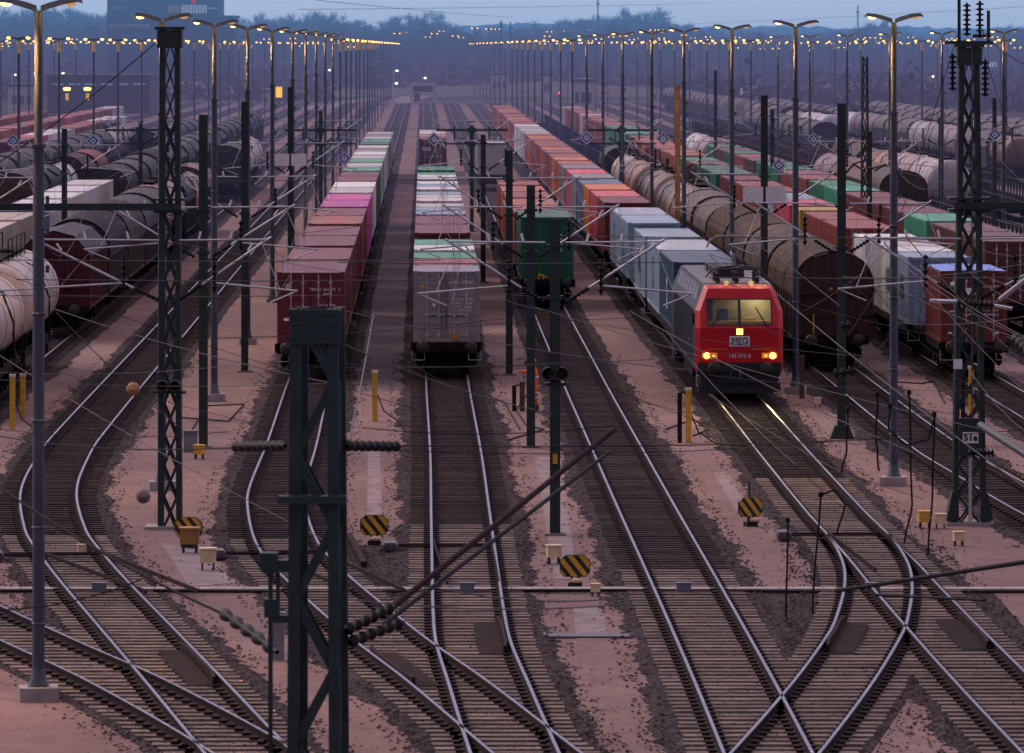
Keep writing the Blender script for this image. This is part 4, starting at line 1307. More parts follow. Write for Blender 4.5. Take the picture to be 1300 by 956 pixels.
b.add(vs, [(0, 4, 5, 3), (4, 1, 2, 5)]); b.add([(-1.2, .02, 2.612), (1.2, .02, 2.612), (0, .02, 2.66)], [(0, 1, 2)])
M['tarp'] = plain('blue_tarpaulin', (0.12, 0.22, 0.62), 0.5, 0, 0.12, 1.0); b.build('tarpaulin', M['tarp'], c)
c = CONTAINERS['C3', 0]
# the far dark red container with its short white word
for (kk, ii), o in CONTAINERS.items():
    if kk == 'far' and ii == 0: text('tex', 0.62, M['white'], o, (-0.55, -0.06, 1.75), bold=0.01); far = o
c = CONTAINERS['C4', 0]
text('K 84 2008', 0.19, M['white'], c, (0.62, -0.035, 1.72), rot=(pi / 2, pi / 2, 0), name='vertical_lettering')
b = MB(); b.box(-.42, -.36, -.06, -.03, -.15, .3); b.box(-.22, -.16, -.06, -.03, -.1, .25); b.bar((-.4, -.05, .28), (0.0, -.05, .1), .05, .07); b.build('orange_bracket', M['yellow'], c)
# dark block letters on the light blue boxes behind the locomotive
def sidetext(o, s, y, z, size, m, side=-1):
    L_ = o
    h = 2.438 / 2 + 0.012
    return text(s, size, m, o, (side * h, y, z), rot=(pi / 2, 0, -pi / 2 if side < 0 else pi / 2), name='side_lettering', bold=0.02)


M['letter_dark'] = plain('dark_blue_lettering', (0.02, 0.03, 0.06), 0.6)
sidetext(CONTAINERS['R5', 0], 'S', 5.5, 1.1, 1.7, M['white']); sidetext(CONTAINERS['R5', 1], 'S', 6, 1.35, 1.9, M['letter_dark'])
sidetext(CONTAINERS['R5', 2], 'MSC', 6, 1.35, 1.5, M['letter_dark'])
for i in (3, 4): sidetext(CONTAINERS['R5', i], 'S', 6, 1.35, 1.8, M['letter_dark'])
for i in (1, 2): sidetext(CONTAINERS['R7', i], 'HSE', 3.0, 1.3, 1.3, M['letter_dark'])

# ------------------------------------------------------------------ the red electric locomotive
def loco():
    Y0 = 187.0
    t = empty('locomotive', (xt('R5', Y0), Y0, 0), ht('R5', Y0 + 9), 'red electric locomotive with lit headlights and lit cab heading the light blue containers', 'locomotive')
    Lc = 18.6; hw = 1.49

    def fy(z): return 0.0 if z < 2.42 else (z - 2.42) * 0.42

    def hwz(z):      # half width by height: vertical sides, then slanted roof side panels
        if z <= 3.0: return hw
        return hw - (z - 3.0) / 0.86 * 0.33
    zt = 3.86
    prof = [(-hw, 1.0), (-hw, 3.0), (-01.16, zt), (01.16, zt), (hw, 3.0), (hw, 1.0)]
    b = MB()
    # long grey flanks and slanted vent panels between the two cabs
    ya, yb = 2.3, Lc - 2.3
    b.add([(-hw, ya, 1.0), (-hw, yb, 1.0), (-hw, yb, 3.0), (-hw, ya, 3.0)], [(0, 3, 2, 1)])
    b.add([(hw, ya, 1.0), (hw, yb, 1.0), (hw, yb, 3.0), (hw, ya, 3.0)], [(0, 1, 2, 3)])
    for i in range(24):
        y = ya + (yb - ya) * i / 24
        for s in (-1, 1):
            x0, x1 = sorted((s * hw, s * (hw + .012))); b.box(x0, x1, y, y + .03, 1.05, 2.95)
    b.build('body', M['grey_side'], t)
    b = MB()
    for s in (-1, 1):
        v = [(s * hw, ya, 3.0), (s * hw, yb, 3.0), (s * 1.16, yb, zt), (s * 1.16, ya, zt)]
        b.add(v, [(0, 1, 2, 3) if s > 0 else (0, 3, 2, 1)])
        for i in range(0, 7):
            y = ya + .12 + (yb - ya) * i / 7; y2 = y + (yb - ya) / 7 - .3
            o = .02
            b.add([(s * (hw - .1 + o), y, 3.17 + o), (s * (hw - .1 + o), y2, 3.17 + o), (s * (1.21 + o), y2, 3.74 + o), (s * (1.21 + o), y, 3.74 + o)], [(0, 1, 2, 3) if s > 0 else (0, 3, 2, 1)], 1)
    b.build('vent_panel', [M['grey_side'], M['grey_light']], t)
    b = MB(); b.box(-1.16, 1.16, ya - .6, yb + .6, zt - .05, zt + .012); b.build('roof', M['roof_grey'], t)
    for end in (0, 1):
        m = MB()
        cols = [-1.0, -0.55, -0.06, 0.06, 0.55, 1.0]
        # cab shell: front with a real window opening, sides, roof slope
        def P(x, z, dy=0.0): return (x, fy(z) + dy, z)
        X0, X1 = -1.07, 1.07; ZB, ZT = 2.55, 3.36
        rnd = 0.16
        zs = [1.0, 1.6, 2.42]
        for za, zb_ in zip(zs, zs[1:]): m.add([P(-hw + rnd, za), P(hw - rnd, za), P(hw - rnd, zb_), P(-hw + rnd, zb_)], [(0, 1, 2, 3)])
        rz = [2.42, ZB, 3.0, ZT, zt - .12]
        for za, zb_ in zip(rz, rz[1:]):
            wa, wb = hwz(za) - rnd, hwz(zb_) - rnd
            if za >= ZB and zb_ <= ZT:
                for u0, u1 in ((None, X0), (-.045, .045), (X1, None)):
                    xa0 = -wa if u0 is None else u0; xb0 = -wb if u0 is None else u0
                    xa1 = wa if u1 is None else u1; xb1 = wb if u1 is None else u1
                    m.add([P(xa0, za), P(xa1, za), P(xb1, zb_), P(xb0, zb_)], [(0, 1, 2, 3)])
            else: m.add([P(-wa, za), P(wa, za), P(wb, zb_), P(-wb, zb_)], [(0, 1, 2, 3)])
        allz = [1.0, 1.6] + rz
        for s in (-1, 1):
            for za, zb_ in zip(allz, allz[1:]):
                wa, wb = hwz(za), hwz(zb_)
                q = [(s * (wa - rnd), fy(za), za), (s * wa, fy(za) + .22, za), (s * wb, fy(zb_) + .22, zb_), (s * (wb - rnd), fy(zb_), zb_)]
                m.add(q, [(0, 1, 2, 3) if s > 0 else (0, 3, 2, 1)])
                q = [(s * wa, fy(za) + .22, za), (s * wa, ya, za), (s * wb, ya, zb_), (s * wb, fy(zb_) + .22, zb_)]
                m.add(q, [(0, 1, 2, 3) if s > 0 else (0, 3, 2, 1)], 1)
        zq = zt - .12; wq = hwz(zq); yq = fy(zq)
        m.add([(-wq + rnd, yq, zq), (wq - rnd, yq, zq), (1.12, yq + .32, zt), (-1.12, yq + .32, zt), (-wq, yq + .22, zq), (wq, yq + .22, zq), (-1.16, ya, zt), (1.16, ya, zt), (-wq, ya, zq), (wq, ya, zq)],
              [(0, 1, 2, 3), (0, 3, 4), (1, 5, 2)])
        m.add(m.v[-10:], [(3, 2, 7, 6), (4, 3, 6, 8), (5, 9, 7, 2)], 1)
        rot = None if end == 0 else (0, 0, pi); loc = None if end == 0 else (0, Lc, 0)
        shell = m.build('cab_front', [M['red'], M['grey_side']], t, None, loc, rot)
        gl = MB()
        for x0, x1 in ((X0, -.045), (.045, X1)):
            gl.add([P(x0, ZB, .03), P(x1, ZB, .03), P(x1, ZT, .03), P(x0, ZT, .03)], [(0, 1, 2, 3)])
        gl.build('windscreen', M['cab_glass'], shell)
        fr = MB()
        for x0, x1, z0_, z1_ in ((X0 - .05, X1 + .05, ZB - .05, ZB), (X0 - .05, X1 + .05, ZT, ZT + .05), (X0 - .05, X0, ZB, ZT), (X1, X1 + .05, ZB, ZT), (-.05, .05, ZB, ZT)):
            fr.add([P(x0, z0_, -.008), P(x1, z0_, -.008), P(x1, z1_, -.008), P(x0, z1_, -.008)], [(0, 1, 2, 3)])
        for s in (-1, 1): fr.bar(P(s * .95, ZB - .08, -.04), P(s * .55, ZT - .25, -.04), .03)
        fr.build('window_frame', M['black'], shell)
        ins = MB(); ins.box(-1.3, 1.3, 1.75, 1.8, 1.7, 3.6); ins.build('cab_wall', M['cab_wall'] if end == 0 else M['black'], shell)
        if end == 0:
            ins = MB(); ins.box(-1.15, 1.15, .75, 1.1, 2.2, 2.62); ins.box(.25, .6, 1.0, 1.3, 2.4, 2.72); ins.build('control_desk', M['cab_desk'], shell)
            ins = MB(); ins.box(-.72, -.32, 1.15, 1.35, 2.2, 3.02); ins.box(-1.1, -.85, 1.3, 1.7, 2.2, 3.3); ins.build('driver_seat', M['blue'], shell)
            ins = MB(); ins.box(.1, 1.0, .8, 1.6, 3.5, 3.53); ins.build('cab_ceiling_lamp', M['cab_lamp'], shell)
            for s in (-1, 1):
                h = MB(); h.box(s * 1.02 - .26, s * 1.02 + .26, -.045, -.004, 1.40, 1.58); h.build('lamp_halo_bezel', M['halo_bezel'], shell)
                h = MB(); h.lathe((s * 1.02 + s * .1, -.05, 1.49), (0, -1, 0), [(0, .115), (.03, .11), (.05, 0)], 16); h.build('headlight', M['head'], shell)
                h = MB(); h.lathe((s * 1.02 - s * .13, -.05, 1.49), (0, -1, 0), [(0, .05), (.02, .05), (.03, 0)], 12); h.build('marker_light', M['marker'], shell)
                h = MB(); h.box(s * 1.53 - .05, s * 1.53 + .05, .75, .85, 2.5, 2.9); h.build('mirror', M['black'], shell)
                h = MB(); h.box(s * .72 - .3, s * .72 + .3, -.02, 0.0, 1.695, 1.715); h.build('yellow_line', M['yellow'], shell)
            h = MB(); h.box(-.16, .16, -.03, -.004, 2.18, 2.42); h.build('top_lamp_bezel', M['black'], shell)
            h = MB(); h.box(-.11, .11, -.045, -.032, 2.2, 2.40); h.build('top_headlight', M['head'], shell)
            h = MB(); h.box(-.34, .34, -.02, -.003, 1.80, 2.15); pl = h.build('name_plate', M['white'], shell)
            text('MEG', .30, M['ink'], pl, (0.01, -.03, 1.97), bold=.0, sx=.88, name='plate_lettering')
            h = MB(); h.bar((-.27, -.026, 1.85), (.27, -.026, 1.85), .012, .02); h.bar((-.27, -.026, 1.85), (-.27, -.026, 2.08), .02, .012); h.bar((-.27, -.026, 2.09), (.27, -.026, 2.09), .012, .02); h.bar((.27, -.026, 1.85), (.27, -.026, 2.08), .02, .012); h.build('plate_border', M['ink'], pl)
            text('145 075-8', .185, M['white'], shell, (0, -.012, 1.47), name='running_number')
            h = MB()
            for s in (-1, 1): h.cut().lathe((s * .42, .62, zt + .06), (0, -1, 0), [(-.1, .06), (0, .09), (.02, .09), (.03, 0)], 12)
            h.pieces('roof_lamp', M['roof_lamp'], shell)
        # buffer beam, plough, buffers, coupling
        bb = MB()
        bb.prism_y([(-1.4, .95), (-1.3, .55), (1.3, .55), (1.4, .95)], .05, .35); bb.box(-1.15, 1.15, .12, .2, .2, .55); bb.box(-1.42, 1.42, -.03, .3, .93, 1.26)
        for s in (-1, 1): bb.box(s * 1.25 - .14, s * 1.25 + .14, .05, .5, .25, .55)
        bb.tube([(0, -.02, 1.05), (0, -.3, 1.02), (0, -.35, .7)], .045, 8); bb.tube([(.3, 0, .95), (.33, -.2, .7), (.3, -.05, .5)], .03, 6); bb.tube([(-.3, 0, .95), (-.33, -.2, .7), (-.3, -.05, .5)], .03, 6)
        bb.build('buffer_beam', M['black'], t, None, loc, rot)
        st = MB()
        for s in (-1, 1):
            st.cut()
            for z in (.45, .8): st.tube([(s * 1.45, .25, z), (s * 1.18, .2, z)], .02, 5)
            st.tube([(s * 1.45, .3, 1.0), (s * 1.45, .25, .42)], .018, 5)
            st.tube([(s * 1.1, -.06, 1.0), (s * .75, -.06, 1.0)], .018, 5)
        st.pieces('handrail', M['galv'], t, None, loc, rot)
        for s in (-1, 1): put('buffer', BUF, t, None, (s * .875, .32 if end == 0 else Lc - .32, 1.05), (0, 0, 0 if end == 0 else pi))
    for y in (4.0, Lc - 4.0): put('bogie', BOGIE, t, None, (0, y, 0))
    b = MB(); b.box(-1.3, 1.3, 6.2, Lc - 6.2, .4, .98); b.build('transformer_box', M['under'], t)
    # roof gear
    rf = MB()
    for x in (-.65, 0.0, .7):
        for y in (1.9, 3.4):
            rf.lathe((x, y, zt), (0, 0, 1), [(0, .11), (.06, .06), (.1, .11), (.16, .06), (.2, .11), (.26, .06), (.3, .11), (.36, .06), (.42, .05), (.42, 0)], 10)
    rf.tube([(-.65, 1.9, zt + .46), (0, 1.9, zt + .5), (.7, 1.9, zt + .46)], .035, 6); rf.tube([(-.65, 3.4, zt + .46), (.7, 3.4, zt + .46)], .035, 6)
    rf.tube([(-.65, 1.9, zt + .46), (-.6, 3.4, zt + .46)], .03, 6); rf.tube([(.7, 1.9, zt + .46), (.65, 3.4, zt + .46)], .03, 6)
    rf.tube([(-1.05, 2.2, zt + .2), (-.8, 2.1, zt + .5), (0, 2.0, zt + .6), (.8, 2.1, zt + .5), (1.05, 2.2, zt + .2)], .03, 6)
    for y in (6, 8, 10, 12): rf.box(-.5, .5, y, y + 1.3, zt, zt + .28)
    rf.tube([(-.3, 3.4, zt + .46), (-.3, 14, zt + .5)], .03, 6)
    rf.build('roof_equipment', M['black'], t)
    pg = MB()
    yb0 = 3.6
    pg.bar((-.5, yb0, zt + .42), (.5, yb0, zt + .42), .08); pg.bar((0, yb0, zt + .3), (0, yb0 + .2, zt + .95), .12)
    for s in (-1, 1): pg.tube([(s * .12, yb0 + .2, zt + .9), (s * .45, yb0 - .7, 5.42)], .03, 6)
    pg.tube([(0, yb0 + .2, zt + .8), (0, yb0 + 1.6, zt + .95)], .05, 6); pg.tube([(0, yb0 + 1.6, zt + .95), (0, yb0 - .6, 5.3)], .035, 6)
    for dy in (-.9, -.55): pg.tube([(-.98, yb0 + dy, 5.05), (-.85, yb0 + dy, 5.32), (-.6, yb0 + dy, 5.45), (.6, yb0 + dy, 5.45), (.85, yb0 + dy, 5.32), (.98, yb0 + dy, 5.05)], .025, 6)
    pg.build('pantograph', M['panto'], t)
    return t


def glassy():
    t = NT('cab_glass')
    tr = t.n('ShaderNodeBsdfTransparent'); tr.inputs[0].default_value = (.82, .86, .88, 1)
    gl = t.n('ShaderNodeBsdfGlossy'); gl.inputs['Roughness'].default_value = .04; gl.inputs[0].default_value = (.9, .9, .95, 1)
    fr = t.n('ShaderNodeFresnel'); fr.inputs[0].default_value = 1.5
    m = t.n('ShaderNodeMixShader'); t.link(fr.outputs[0], m.inputs[0]); t.link(tr.outputs[0], m.inputs[1]); t.link(gl.outputs[0], m.inputs[2])
    return t.finish(m.outputs[0])


M['cab_glass'] = glassy()
M['cab_wall'] = plain('cab_back_wall', (0.50, 0.45, 0.33), 0.6, 0, .5, 1.1)
M['panto'] = plain('pantograph_steel', (0.22, 0.21, 0.24), .5)
M['cab_desk'] = plain('cab_desk', (0.62, 0.50, 0.10), 0.5)
M['cab_lamp'] = glow('cab_lamp', (1.0, 0.80, 0.42), 4.8, True)
M['marker'] = glow('dim_lamp', (1.0, 0.45, 0.08), 1.6)
M['halo_bezel'] = glow('glowing_halo_frame', (1.0, 0.30, 0.03), .55)  # frame made to glow in place of the headlights' halo
M['roof_lamp'] = glow('faint_lamp', (1.0, 0.62, 0.2), .7)
lt = loco()
for s in (-1, 1):
    ld = bpy.data.lights.get('headlight_beam') or bpy.data.lights.new('headlight_beam', 'SPOT')
    ld.energy = 900; ld.color = (1.0, .62, .2); ld.spot_size = radians(50); ld.spot_blend = .7; ld.shadow_soft_size = .08
    lo = bpy.data.objects.new('headlight_beam', ld); col.objects.link(lo); lo.parent = lt; lo.location = (s * 1.1, -.2, 1.49); lo.rotation_euler = (radians(-90 - 0) + radians(6), 0, 0)
    lo.rotation_euler = Vector((0, -1, -.14)).to_track_quat('-Z', 'Y').to_euler()

# ------------------------------------------------------------------ catenary masts
def insulator(b, p, q, r=0.075, n=6):
    p = Vector(p); q = Vector(q); L = (q - p).length
    prof = [(0, .03)]
    for i in range(n):
        d = L * (i + .15) / n; st = L / n
        prof += [(d, .035), (d + st * .12, r), (d + st * .38, r * .75), (d + st * .5, .035)]
    prof.append((L, .03))
    b.lathe(p, q - p, prof, 10)
    return b


def cantilevers(t, offs, detail=True, z0=5.72, z1=7.1):
    """tube arms to both sides: offs = list of signed reach"""
    tb = MB(); ins = MB(); clips = MB()
    for d in offs:
        s = 1 if d > 0 else -1
        tb.cut(); ins.cut()
        a = Vector((s * .22, -.1, z0 - .18)); e = Vector((d, -.1, z1)); dirv = (e - a).normalized()
        insulator(ins, a + dirv * .05, a + dirv * .75)
        tb.tube([a + dirv * .75, e, e + dirv * .12], .034, 6)
        tb.tube([(s * .25, -.1, z1 - .02), (d, -.1, z1)], .026, 6)                      # top rod
        tb.tube([(s * 1.15, -.12, z0 + .28), (d * 1.3, -.12, z0 + .08)], .028, 6)       # registration arm
        tb.tube([(d * 1.3, -.12, z0 + .08), (d * 1.02, -.12, 5.5)], .018, 5)
        ins.cut()
        insulator(ins, (s * 1.15, -.12, z0 + .95), (s * 1.15, -.12, z0 + .05), .085, 5)
        tb.tube([(d * .93, -.1, z1 - .03), (d * 1.12, -.12, z0 + .12)], .012, 4)
        for f in (.3, .62): clips.cut().tube([(d * f, -.1, z1), (d * f + .05 * s, -.1, z1 + .2)], .03, 5)
        clips.cut().tube([(d * .8, -.15, z1 - .28), (d * .8 + .12 * s, -.15, z1 - .1)], .03, 5)
    tb.pieces('cantilever_arm', M['galv'], t); ins.pieces('insulator', M['insul'], t)
    if detail: clips.pieces('clamp', M['white'], t)


def h_post(b, h, w=.26, d=.26, z0=0.0):
    b.box(-w / 2, w / 2, -d / 2, -d / 2 + .03, z0, h); b.box(-w / 2, w / 2, d / 2 - .03, d / 2, z0, h); b.box(-.015, .015, -d / 2 + .03, d / 2 - .03, z0, h)


def post_mast(X0, Y, top, offs, lab, group, mat='mast', cross=False, plates=None, tz=6.42):
    X = X0 + SL * Y
    t = empty('catenary_mast', (X, Y, -.25), 0, lab, 'catenary mast', group)
    b = MB(); h_post(b, top + .25)
    b.box(-.2, .2, -.16, .16, 5.9, 6.0); b.box(-.2, .2, -.16, .16, 7.2, 7.28)
    b.build('post', M[mat], t)
    b = MB()
    if 'pyramid' in lab: b.prism_y([(-.42, -.1), (.42, -.1), (.22, .42), (-.22, .42)], -.3, .3)
    else: b.box(-.26, .26, -.26, .26, -.1, .06)
    b.build('footing', M['mast'] if 'pyramid' in lab else M['path'], t)
    if offs:
        h = t
        o = len(h.children)
        cantilevers(h, offs, Y < 320)
        for c in h.children:
            if c.name.split('.')[0] in ('cantilever_arm', 'insulator', 'clamp'): c.location = (0, 0, .25)
    if cross:
        b = MB(); b.box(-2.35, 2.35, -.22, -.14, tz + .2, tz + .34); b.box(-.28, .28, -.24, .24, tz + .1, tz + .44); b.cut().box(-2.3, 2.3, -.2, -.14, tz - .68, tz - .57); b.box(-.26, .26, -.22, .22, tz - .8, tz - .48)
        b.pieces('crossarm', M[mat], t)
    if plates:
        b = MB()
        for s in (-1, 1): x0, x1 = sorted((s * .05, s * .82)); b.cut().box(x0, x1, -.22, -.18, plates - .25, plates + .35)
        b.pieces('white_plate', M['white'], t)
    return t


G_ = 'green catenary masts with cantilever arms'
post_mast(-6.7, 168, 9.9, [-2.8, 2.7], 'green mast with base between left empty track and red train, nearest of its row', G_)
post_mast(-6.7, 207, 9.9, [-2.6, 2.6], 'green mast second in the row left of the dark red train', G_)
post_mast(-6.7, 278, 9.9, [-2.6, 2.6], 'green mast with a pair of pale square plates left of the dark red train', G_, plates=6.45)
post_mast(-6.75, 363, 7.7, [-2.6, 2.6], 'green mast with crossarm, far up the row left of the dark red train', G_, cross=True)
post_mast(3.30, 138, 7.66, [-2.65, 2.65], 'green mast with two round black lamps at its middle, nearest at centre', G_)
post_mast(3.28, 168, 7.75, [-2.6, 2.6], 'grey-green mast that hides the orange worker', G_, 'mast')
post_mast(3.20, 205, 8.1, [-2.5, 2.55], 'green mast third in the centre row, right of the grey container', G_)
post_mast(3.1, 285, 7.4, [-2.5, 2.5], 'green mast fourth in the centre row, in front of the far pale wagon', G_)
post_mast(3.2, 363, 6.75, [-2.5, 2.5], 'green mast with crossarm in the centre row', G_, cross=True)
post_mast(13.05, 172, 10.2, [-2.7, 2.7], 'tall green mast on a pyramid foot in front of the round-roofed brown wagon', G_)
post_mast(13.05, 211, 10.1, [-2.7, 2.6], 'tall green mast with pale plates right of the locomotive roof', G_, plates=6.5)
post_mast(13.05, 283, 10.0, [-2.6, 2.6], 'orange-lit mast beside the tank wagons', G_, 'orange_or_lit')  # orange lamplight on this mast is put into its colour
post_mast(13.05, 363, 6.75, [-2.6, 2.6], 'green mast with crossarm in the row beside the long container train', G_, cross=True)
post_mast(22.9, 283, 7.6, [-2.7, 2.6], 'green mast among the green containers on the right', G_)
post_mast(23.8, 376, 7.7, [-2.6, 2.6], 'dark mast second in the right row among the containers', G_)
post_mast(23.8, 449, 10.0, [], 'dark mast far up the right container row', G_)
post_mast(33.5, 357, 7.4, [-2.7, 2.7], 'dark mast beside the dirty tank wagons on the right', G_)
post_mast(37.3, 360, 8.6, [-2.6, 2.6], 'dark mast at the right edge beyond the lattice mast', G_)
post_mast(-17.7, 272, 7.9, [-2.7, 2.7], 'dark mast behind the pale containers at left', G_)
post_mast(-18.6, 363, 6.9, [-2.6, 2.6], 'dark mast with crossarm behind the red round wagons at left', G_, cross=True)
post_mast(-17.2, 205, 7.9, [2.7], 'mast just outside the left edge whose arm reaches over the tank wagons', G_)


def lattice(b, h, w0, w1, d, leg, n, z0=0.0, brace=.05):
    """four corner angles with crossed bracing on every face"""
    def hw(z): return (w0 + (w1 - w0) * (z - z0) / (h - z0)) / 2
    def hd(z): return (d + (d * .8 - d) * (z - z0) / (h - z0)) / 2
    for sx in (-1, 1):
        for sy in (-1, 1):
            b.bar((sx * (hw(z0) - leg / 2), sy * (hd(z0) - leg / 2), z0), (sx * (hw(h) - leg / 2), sy * (hd(h) - leg / 2), h), leg, leg)
    for i in range(n):
        za = z0 + (h - z0) * i / n; zb = z0 + (h - z0) * (i + 1) / n
        for sy in (-1, 1):
            y = lambda z: sy * (hd(z) - .01)
            b.bar((-hw(za) + leg, y(za), za), (hw(zb) - leg, y(zb), zb), .02, brace)
            b.bar((hw(za) - leg, y(za) + .022, za), (-hw(zb) + leg, y(zb) + .022, zb), .02, brace)
        for sx in (-1, 1):
            b.bar((sx * (hw(za) - .01), -hd(za) + leg, za), (sx * (hw(zb) - .01), hd(zb) - leg, zb), .02, brace)


def lattice_mast(px, py, toppx, lab, w0, w1, beam, sign=False, ext=None):
    p = gnd(px, py); Y = p.y
    h = H - (toppx - HY) * Y / F + .25
    t = empty('lattice_mast', p, 0, lab, 'lattice mast', 'tall lattice catenary masts')
    b = MB(); lattice(b, h, w0, w1, .6, .13, 16, 0.0, .055)
    b.box(-w1 / 2 - .06, w1 / 2 + .06, -.32, .32, h - .5, h - .05); b.box(-w1 / 2 - .12, w1 / 2 + .12, -.36, .36, h - .04, h + .04)
    for z in (8.05, 8.35): b.box(-w0 / 2 - .1, w0 / 2 + .1, -.34, .34, z - .03, z + .03)
    b.build('lattice_frame', M['mast'], t)
    b = MB(); b.box(-.62, .62, -.45, .45, -.1, .08); b.build('footing', M['concrete'], t)
    b = MB()
    if sign:
        for sx in (-1, 1): b.cut().prism_y([(sx * .27, .125), (sx * .60, .125), (sx * .45, .85), (sx * .29, .85)], -.32, .32)
        b.pieces('gusset_foot', M['mast'], t)
    x0, x1 = beam
    b = MB(); b.box(x0, x1, -.42, -.36, 8.08, 8.26); b.box(x0, x1, -.36, -.2, 8.2, 8.24); b.build('beam', M['mast'], t)
    cantilevers(t, [-3.4, 2.5] if px < 600 else [-2.6, 3.2])
    for c in t.children:
        if c.name.split('.')[0] in ('cantilever_arm', 'insulator', 'clamp'): c.location = (0, -.35, .25)
    if sign:
        b = MB(); b.box(-.3, .3, -.5, -.36, .95 + .85, 2.75); b.build('switch_box', M['mast'], t)
        b = MB(); b.box(-.2, .2, -.525, -.505, 2.12, 2.4); s = b.build('number_plate', M['white'], t)
        text('51e', .24, M['ink'], s, (0, -.54, 2.26), bold=.008, name='plate_number')
        b = MB(); b.tube([(0, -.42, 0.05), (0, -.42, 1.8)], .045, 8); b.build('pipe', M['galv'], t)
        b = MB(); b.box(-.42, -.2, -.36, -.34, 4.0, 4.25); b.build('small_plate', M['white'], t)
        b = MB(); b.tube([(.05, -.4, 2.7), (.05, -.4, h)], .02, 5); b.build('conductor', M['wire'], t)
    return t, p, h


ml, pl_, hl = lattice_mast(216, 671, 36, 'left lattice mast standing between the curving track and the red train\'s track', .60, .50, (-6.2, .3))
mr, pr_, hr = lattice_mast(1230, 666, 60 - 2, 'right lattice mast with the number plate 51e', .86, .50, (-.4, 6.5), True)
# insulator stack and horn on top of the right lattice mast
b = MB()
for x, z0, z1 in ((-.42, -1.15, -.2), (.42, -1.3, -.35), (-.05, .25, 1.1), (.28, .2, 1.15)): b.cut(); insulator(b, (x, 0, hr + z0), (x, 0, hr + z1), .12, 7)
b.pieces('insulator', M['insul'], mr)
b = MB(); b.box(-.62, .62, -.1, .1, hr + .04, hr + .12); b.bar((-.25, 0, hr), (-.25, 0, hr + 1.4), .08); b.bar((.5, 0, hr + .1), (.5, 0, hr + .9), .08); b.bar((.1, 0, hr + .25), (.55, 0, hr + .25), .08); b.build('top_bracket', M['mast'], mr)
# small lattice masts further off
for px, Yd, tz, lab in ((1098, 299, 11.4, 'slim distant lattice mast above the white tank wagons'),):
    X = (px - CX) * Yd / F
    t = empty('lattice_mast', (X, Yd, -.25), 0, lab, 'lattice mast', 'tall lattice catenary masts')
    b = MB(); lattice(b, tz + .25, .5, .34, .45, .09, 18, 0, .05); b.build('lattice_frame', M['mast'], t)
    b = MB(); b.box(-.5, .5, -.4, .4, -.1, .2); b.build('footing', M['concrete'], t)

# the big lattice mast close to the camera, slightly out of focus
YN = 74.0
pn = at(401, 0, YN); zb = H - (1010 - HY) * YN / F; ztop = H - (391 - HY) * YN / F
t = empty('lattice_mast', (pn.x, YN, -.25), 0, 'dark green near lattice mast in the foreground, out of focus', 'lattice mast')
fm = t
b = MB(); hh = ztop + .25
for sx, sy in ((-1, -1), (1, -1), (-1, 1), (1, 1)):
    b.bar((sx * .295 + (.09 if sy > 0 else -.02), sy * .3, 0), (sx * .245 + (.06 if sy > 0 else -.01), sy * .26, hh), .155, .155)
n = 9
for i in range(n):
    za, zc = hh * i / n, hh * (i + 1) / n
    s = 1 if i % 2 else -1
    for y in (-.31, .31): b.bar((-s * .26, y, za), (s * .26, y, zc), .03, .12)
    for x in (-.33, .33): b.bar((x, -.25 * s, za), (x, .25 * s, zc), .03, .09)
b.box(-.335, .335, -.40, -.36, hh - .46, hh); b.box(-.335, .335, .34, .37, hh - .46, hh)
b.build('lattice_frame', M['mast'], t)
b = MB()
for z in (hh - .07, hh - .2, hh - .38):
    for x in (-.27, -.18, -.07, .07, .18, .27): b.cut().lathe((x, -.40, z), (0, -1, 0), [(0, .022), (.025, .02), (.025, 0)], 6)
b.pieces('bolt', M['black'], t)
zq = H - (631 - HY) * YN / F + .25
b = MB(); b.box(-.49, .42, -.5, -.3, zq - .05, zq + .05); b.build('crossbar', M['mast'], t)
zq2 = H - (720 - HY) * YN / F + .25
b = MB(); b.box(-.72, -.34, -.34, -.1, zq2 - .04, zq2 + .12); b.box(-.74, -.5, -.36, -.12, zq2 + .0, zq2 + .22); b.box(-.68, -.48, -.3, -.1, zq2 - .65, zq2 - .4); b.box(-.60, -.34, -.28, -.14, zq2 - .72, zq2 - .62); b.bar((-.6, -.2, 0), (-.6, -.2, zq2), .06); b.bar((-.5, -.2, zq2 - .6), (-.5, -.2, zq2), .05); b.build('switch_drive', M['mast'], t)
b = MB(); b.box(-.5, .5, -.5, .5, -.1, .2); b.build('footing', M['concrete'], t)
p = gnd(352, 838)
b = MB(); b.box(-.14, .14, -.1, .1, 0, .9); b.box(-.17, .17, -.13, .13, .902, .96)
tag(b.build('cabinet', M['grey_light'], None, None, p), 'slim pale blue-grey cabinet just left of the near lattice mast', 'cabinet')

# round black lamps on the nearest centre post
X = 3.30 + SL * 138
t = empty('signal_lamp', (X, 138, 3.55), 0, 'pair of round black signal lamps on the post at centre', 'signal lamp')
b = MB()
for s in (-1, 1): b.cut().lathe((s * .165, .1, .25), (0, -1, 0), [(0, 0), (0, .12), (.1, .165), (.42, .17), (.42, .145), (.15, .13), (.15, 0)], 18)
b.pieces('lamp_hood', M['black'], t)
b = MB(); b.box(-.25, .25, -.16, .16, -.06, 0.02); b.box(-.06, .06, -.06, .06, 0, .16); b.build('bracket', M['mast'], t)
b = MB(); b.box(-.06, .06, -.155, -.14, -2.0, -1.74)
b.build('yellow_label', M['yellow'], t)
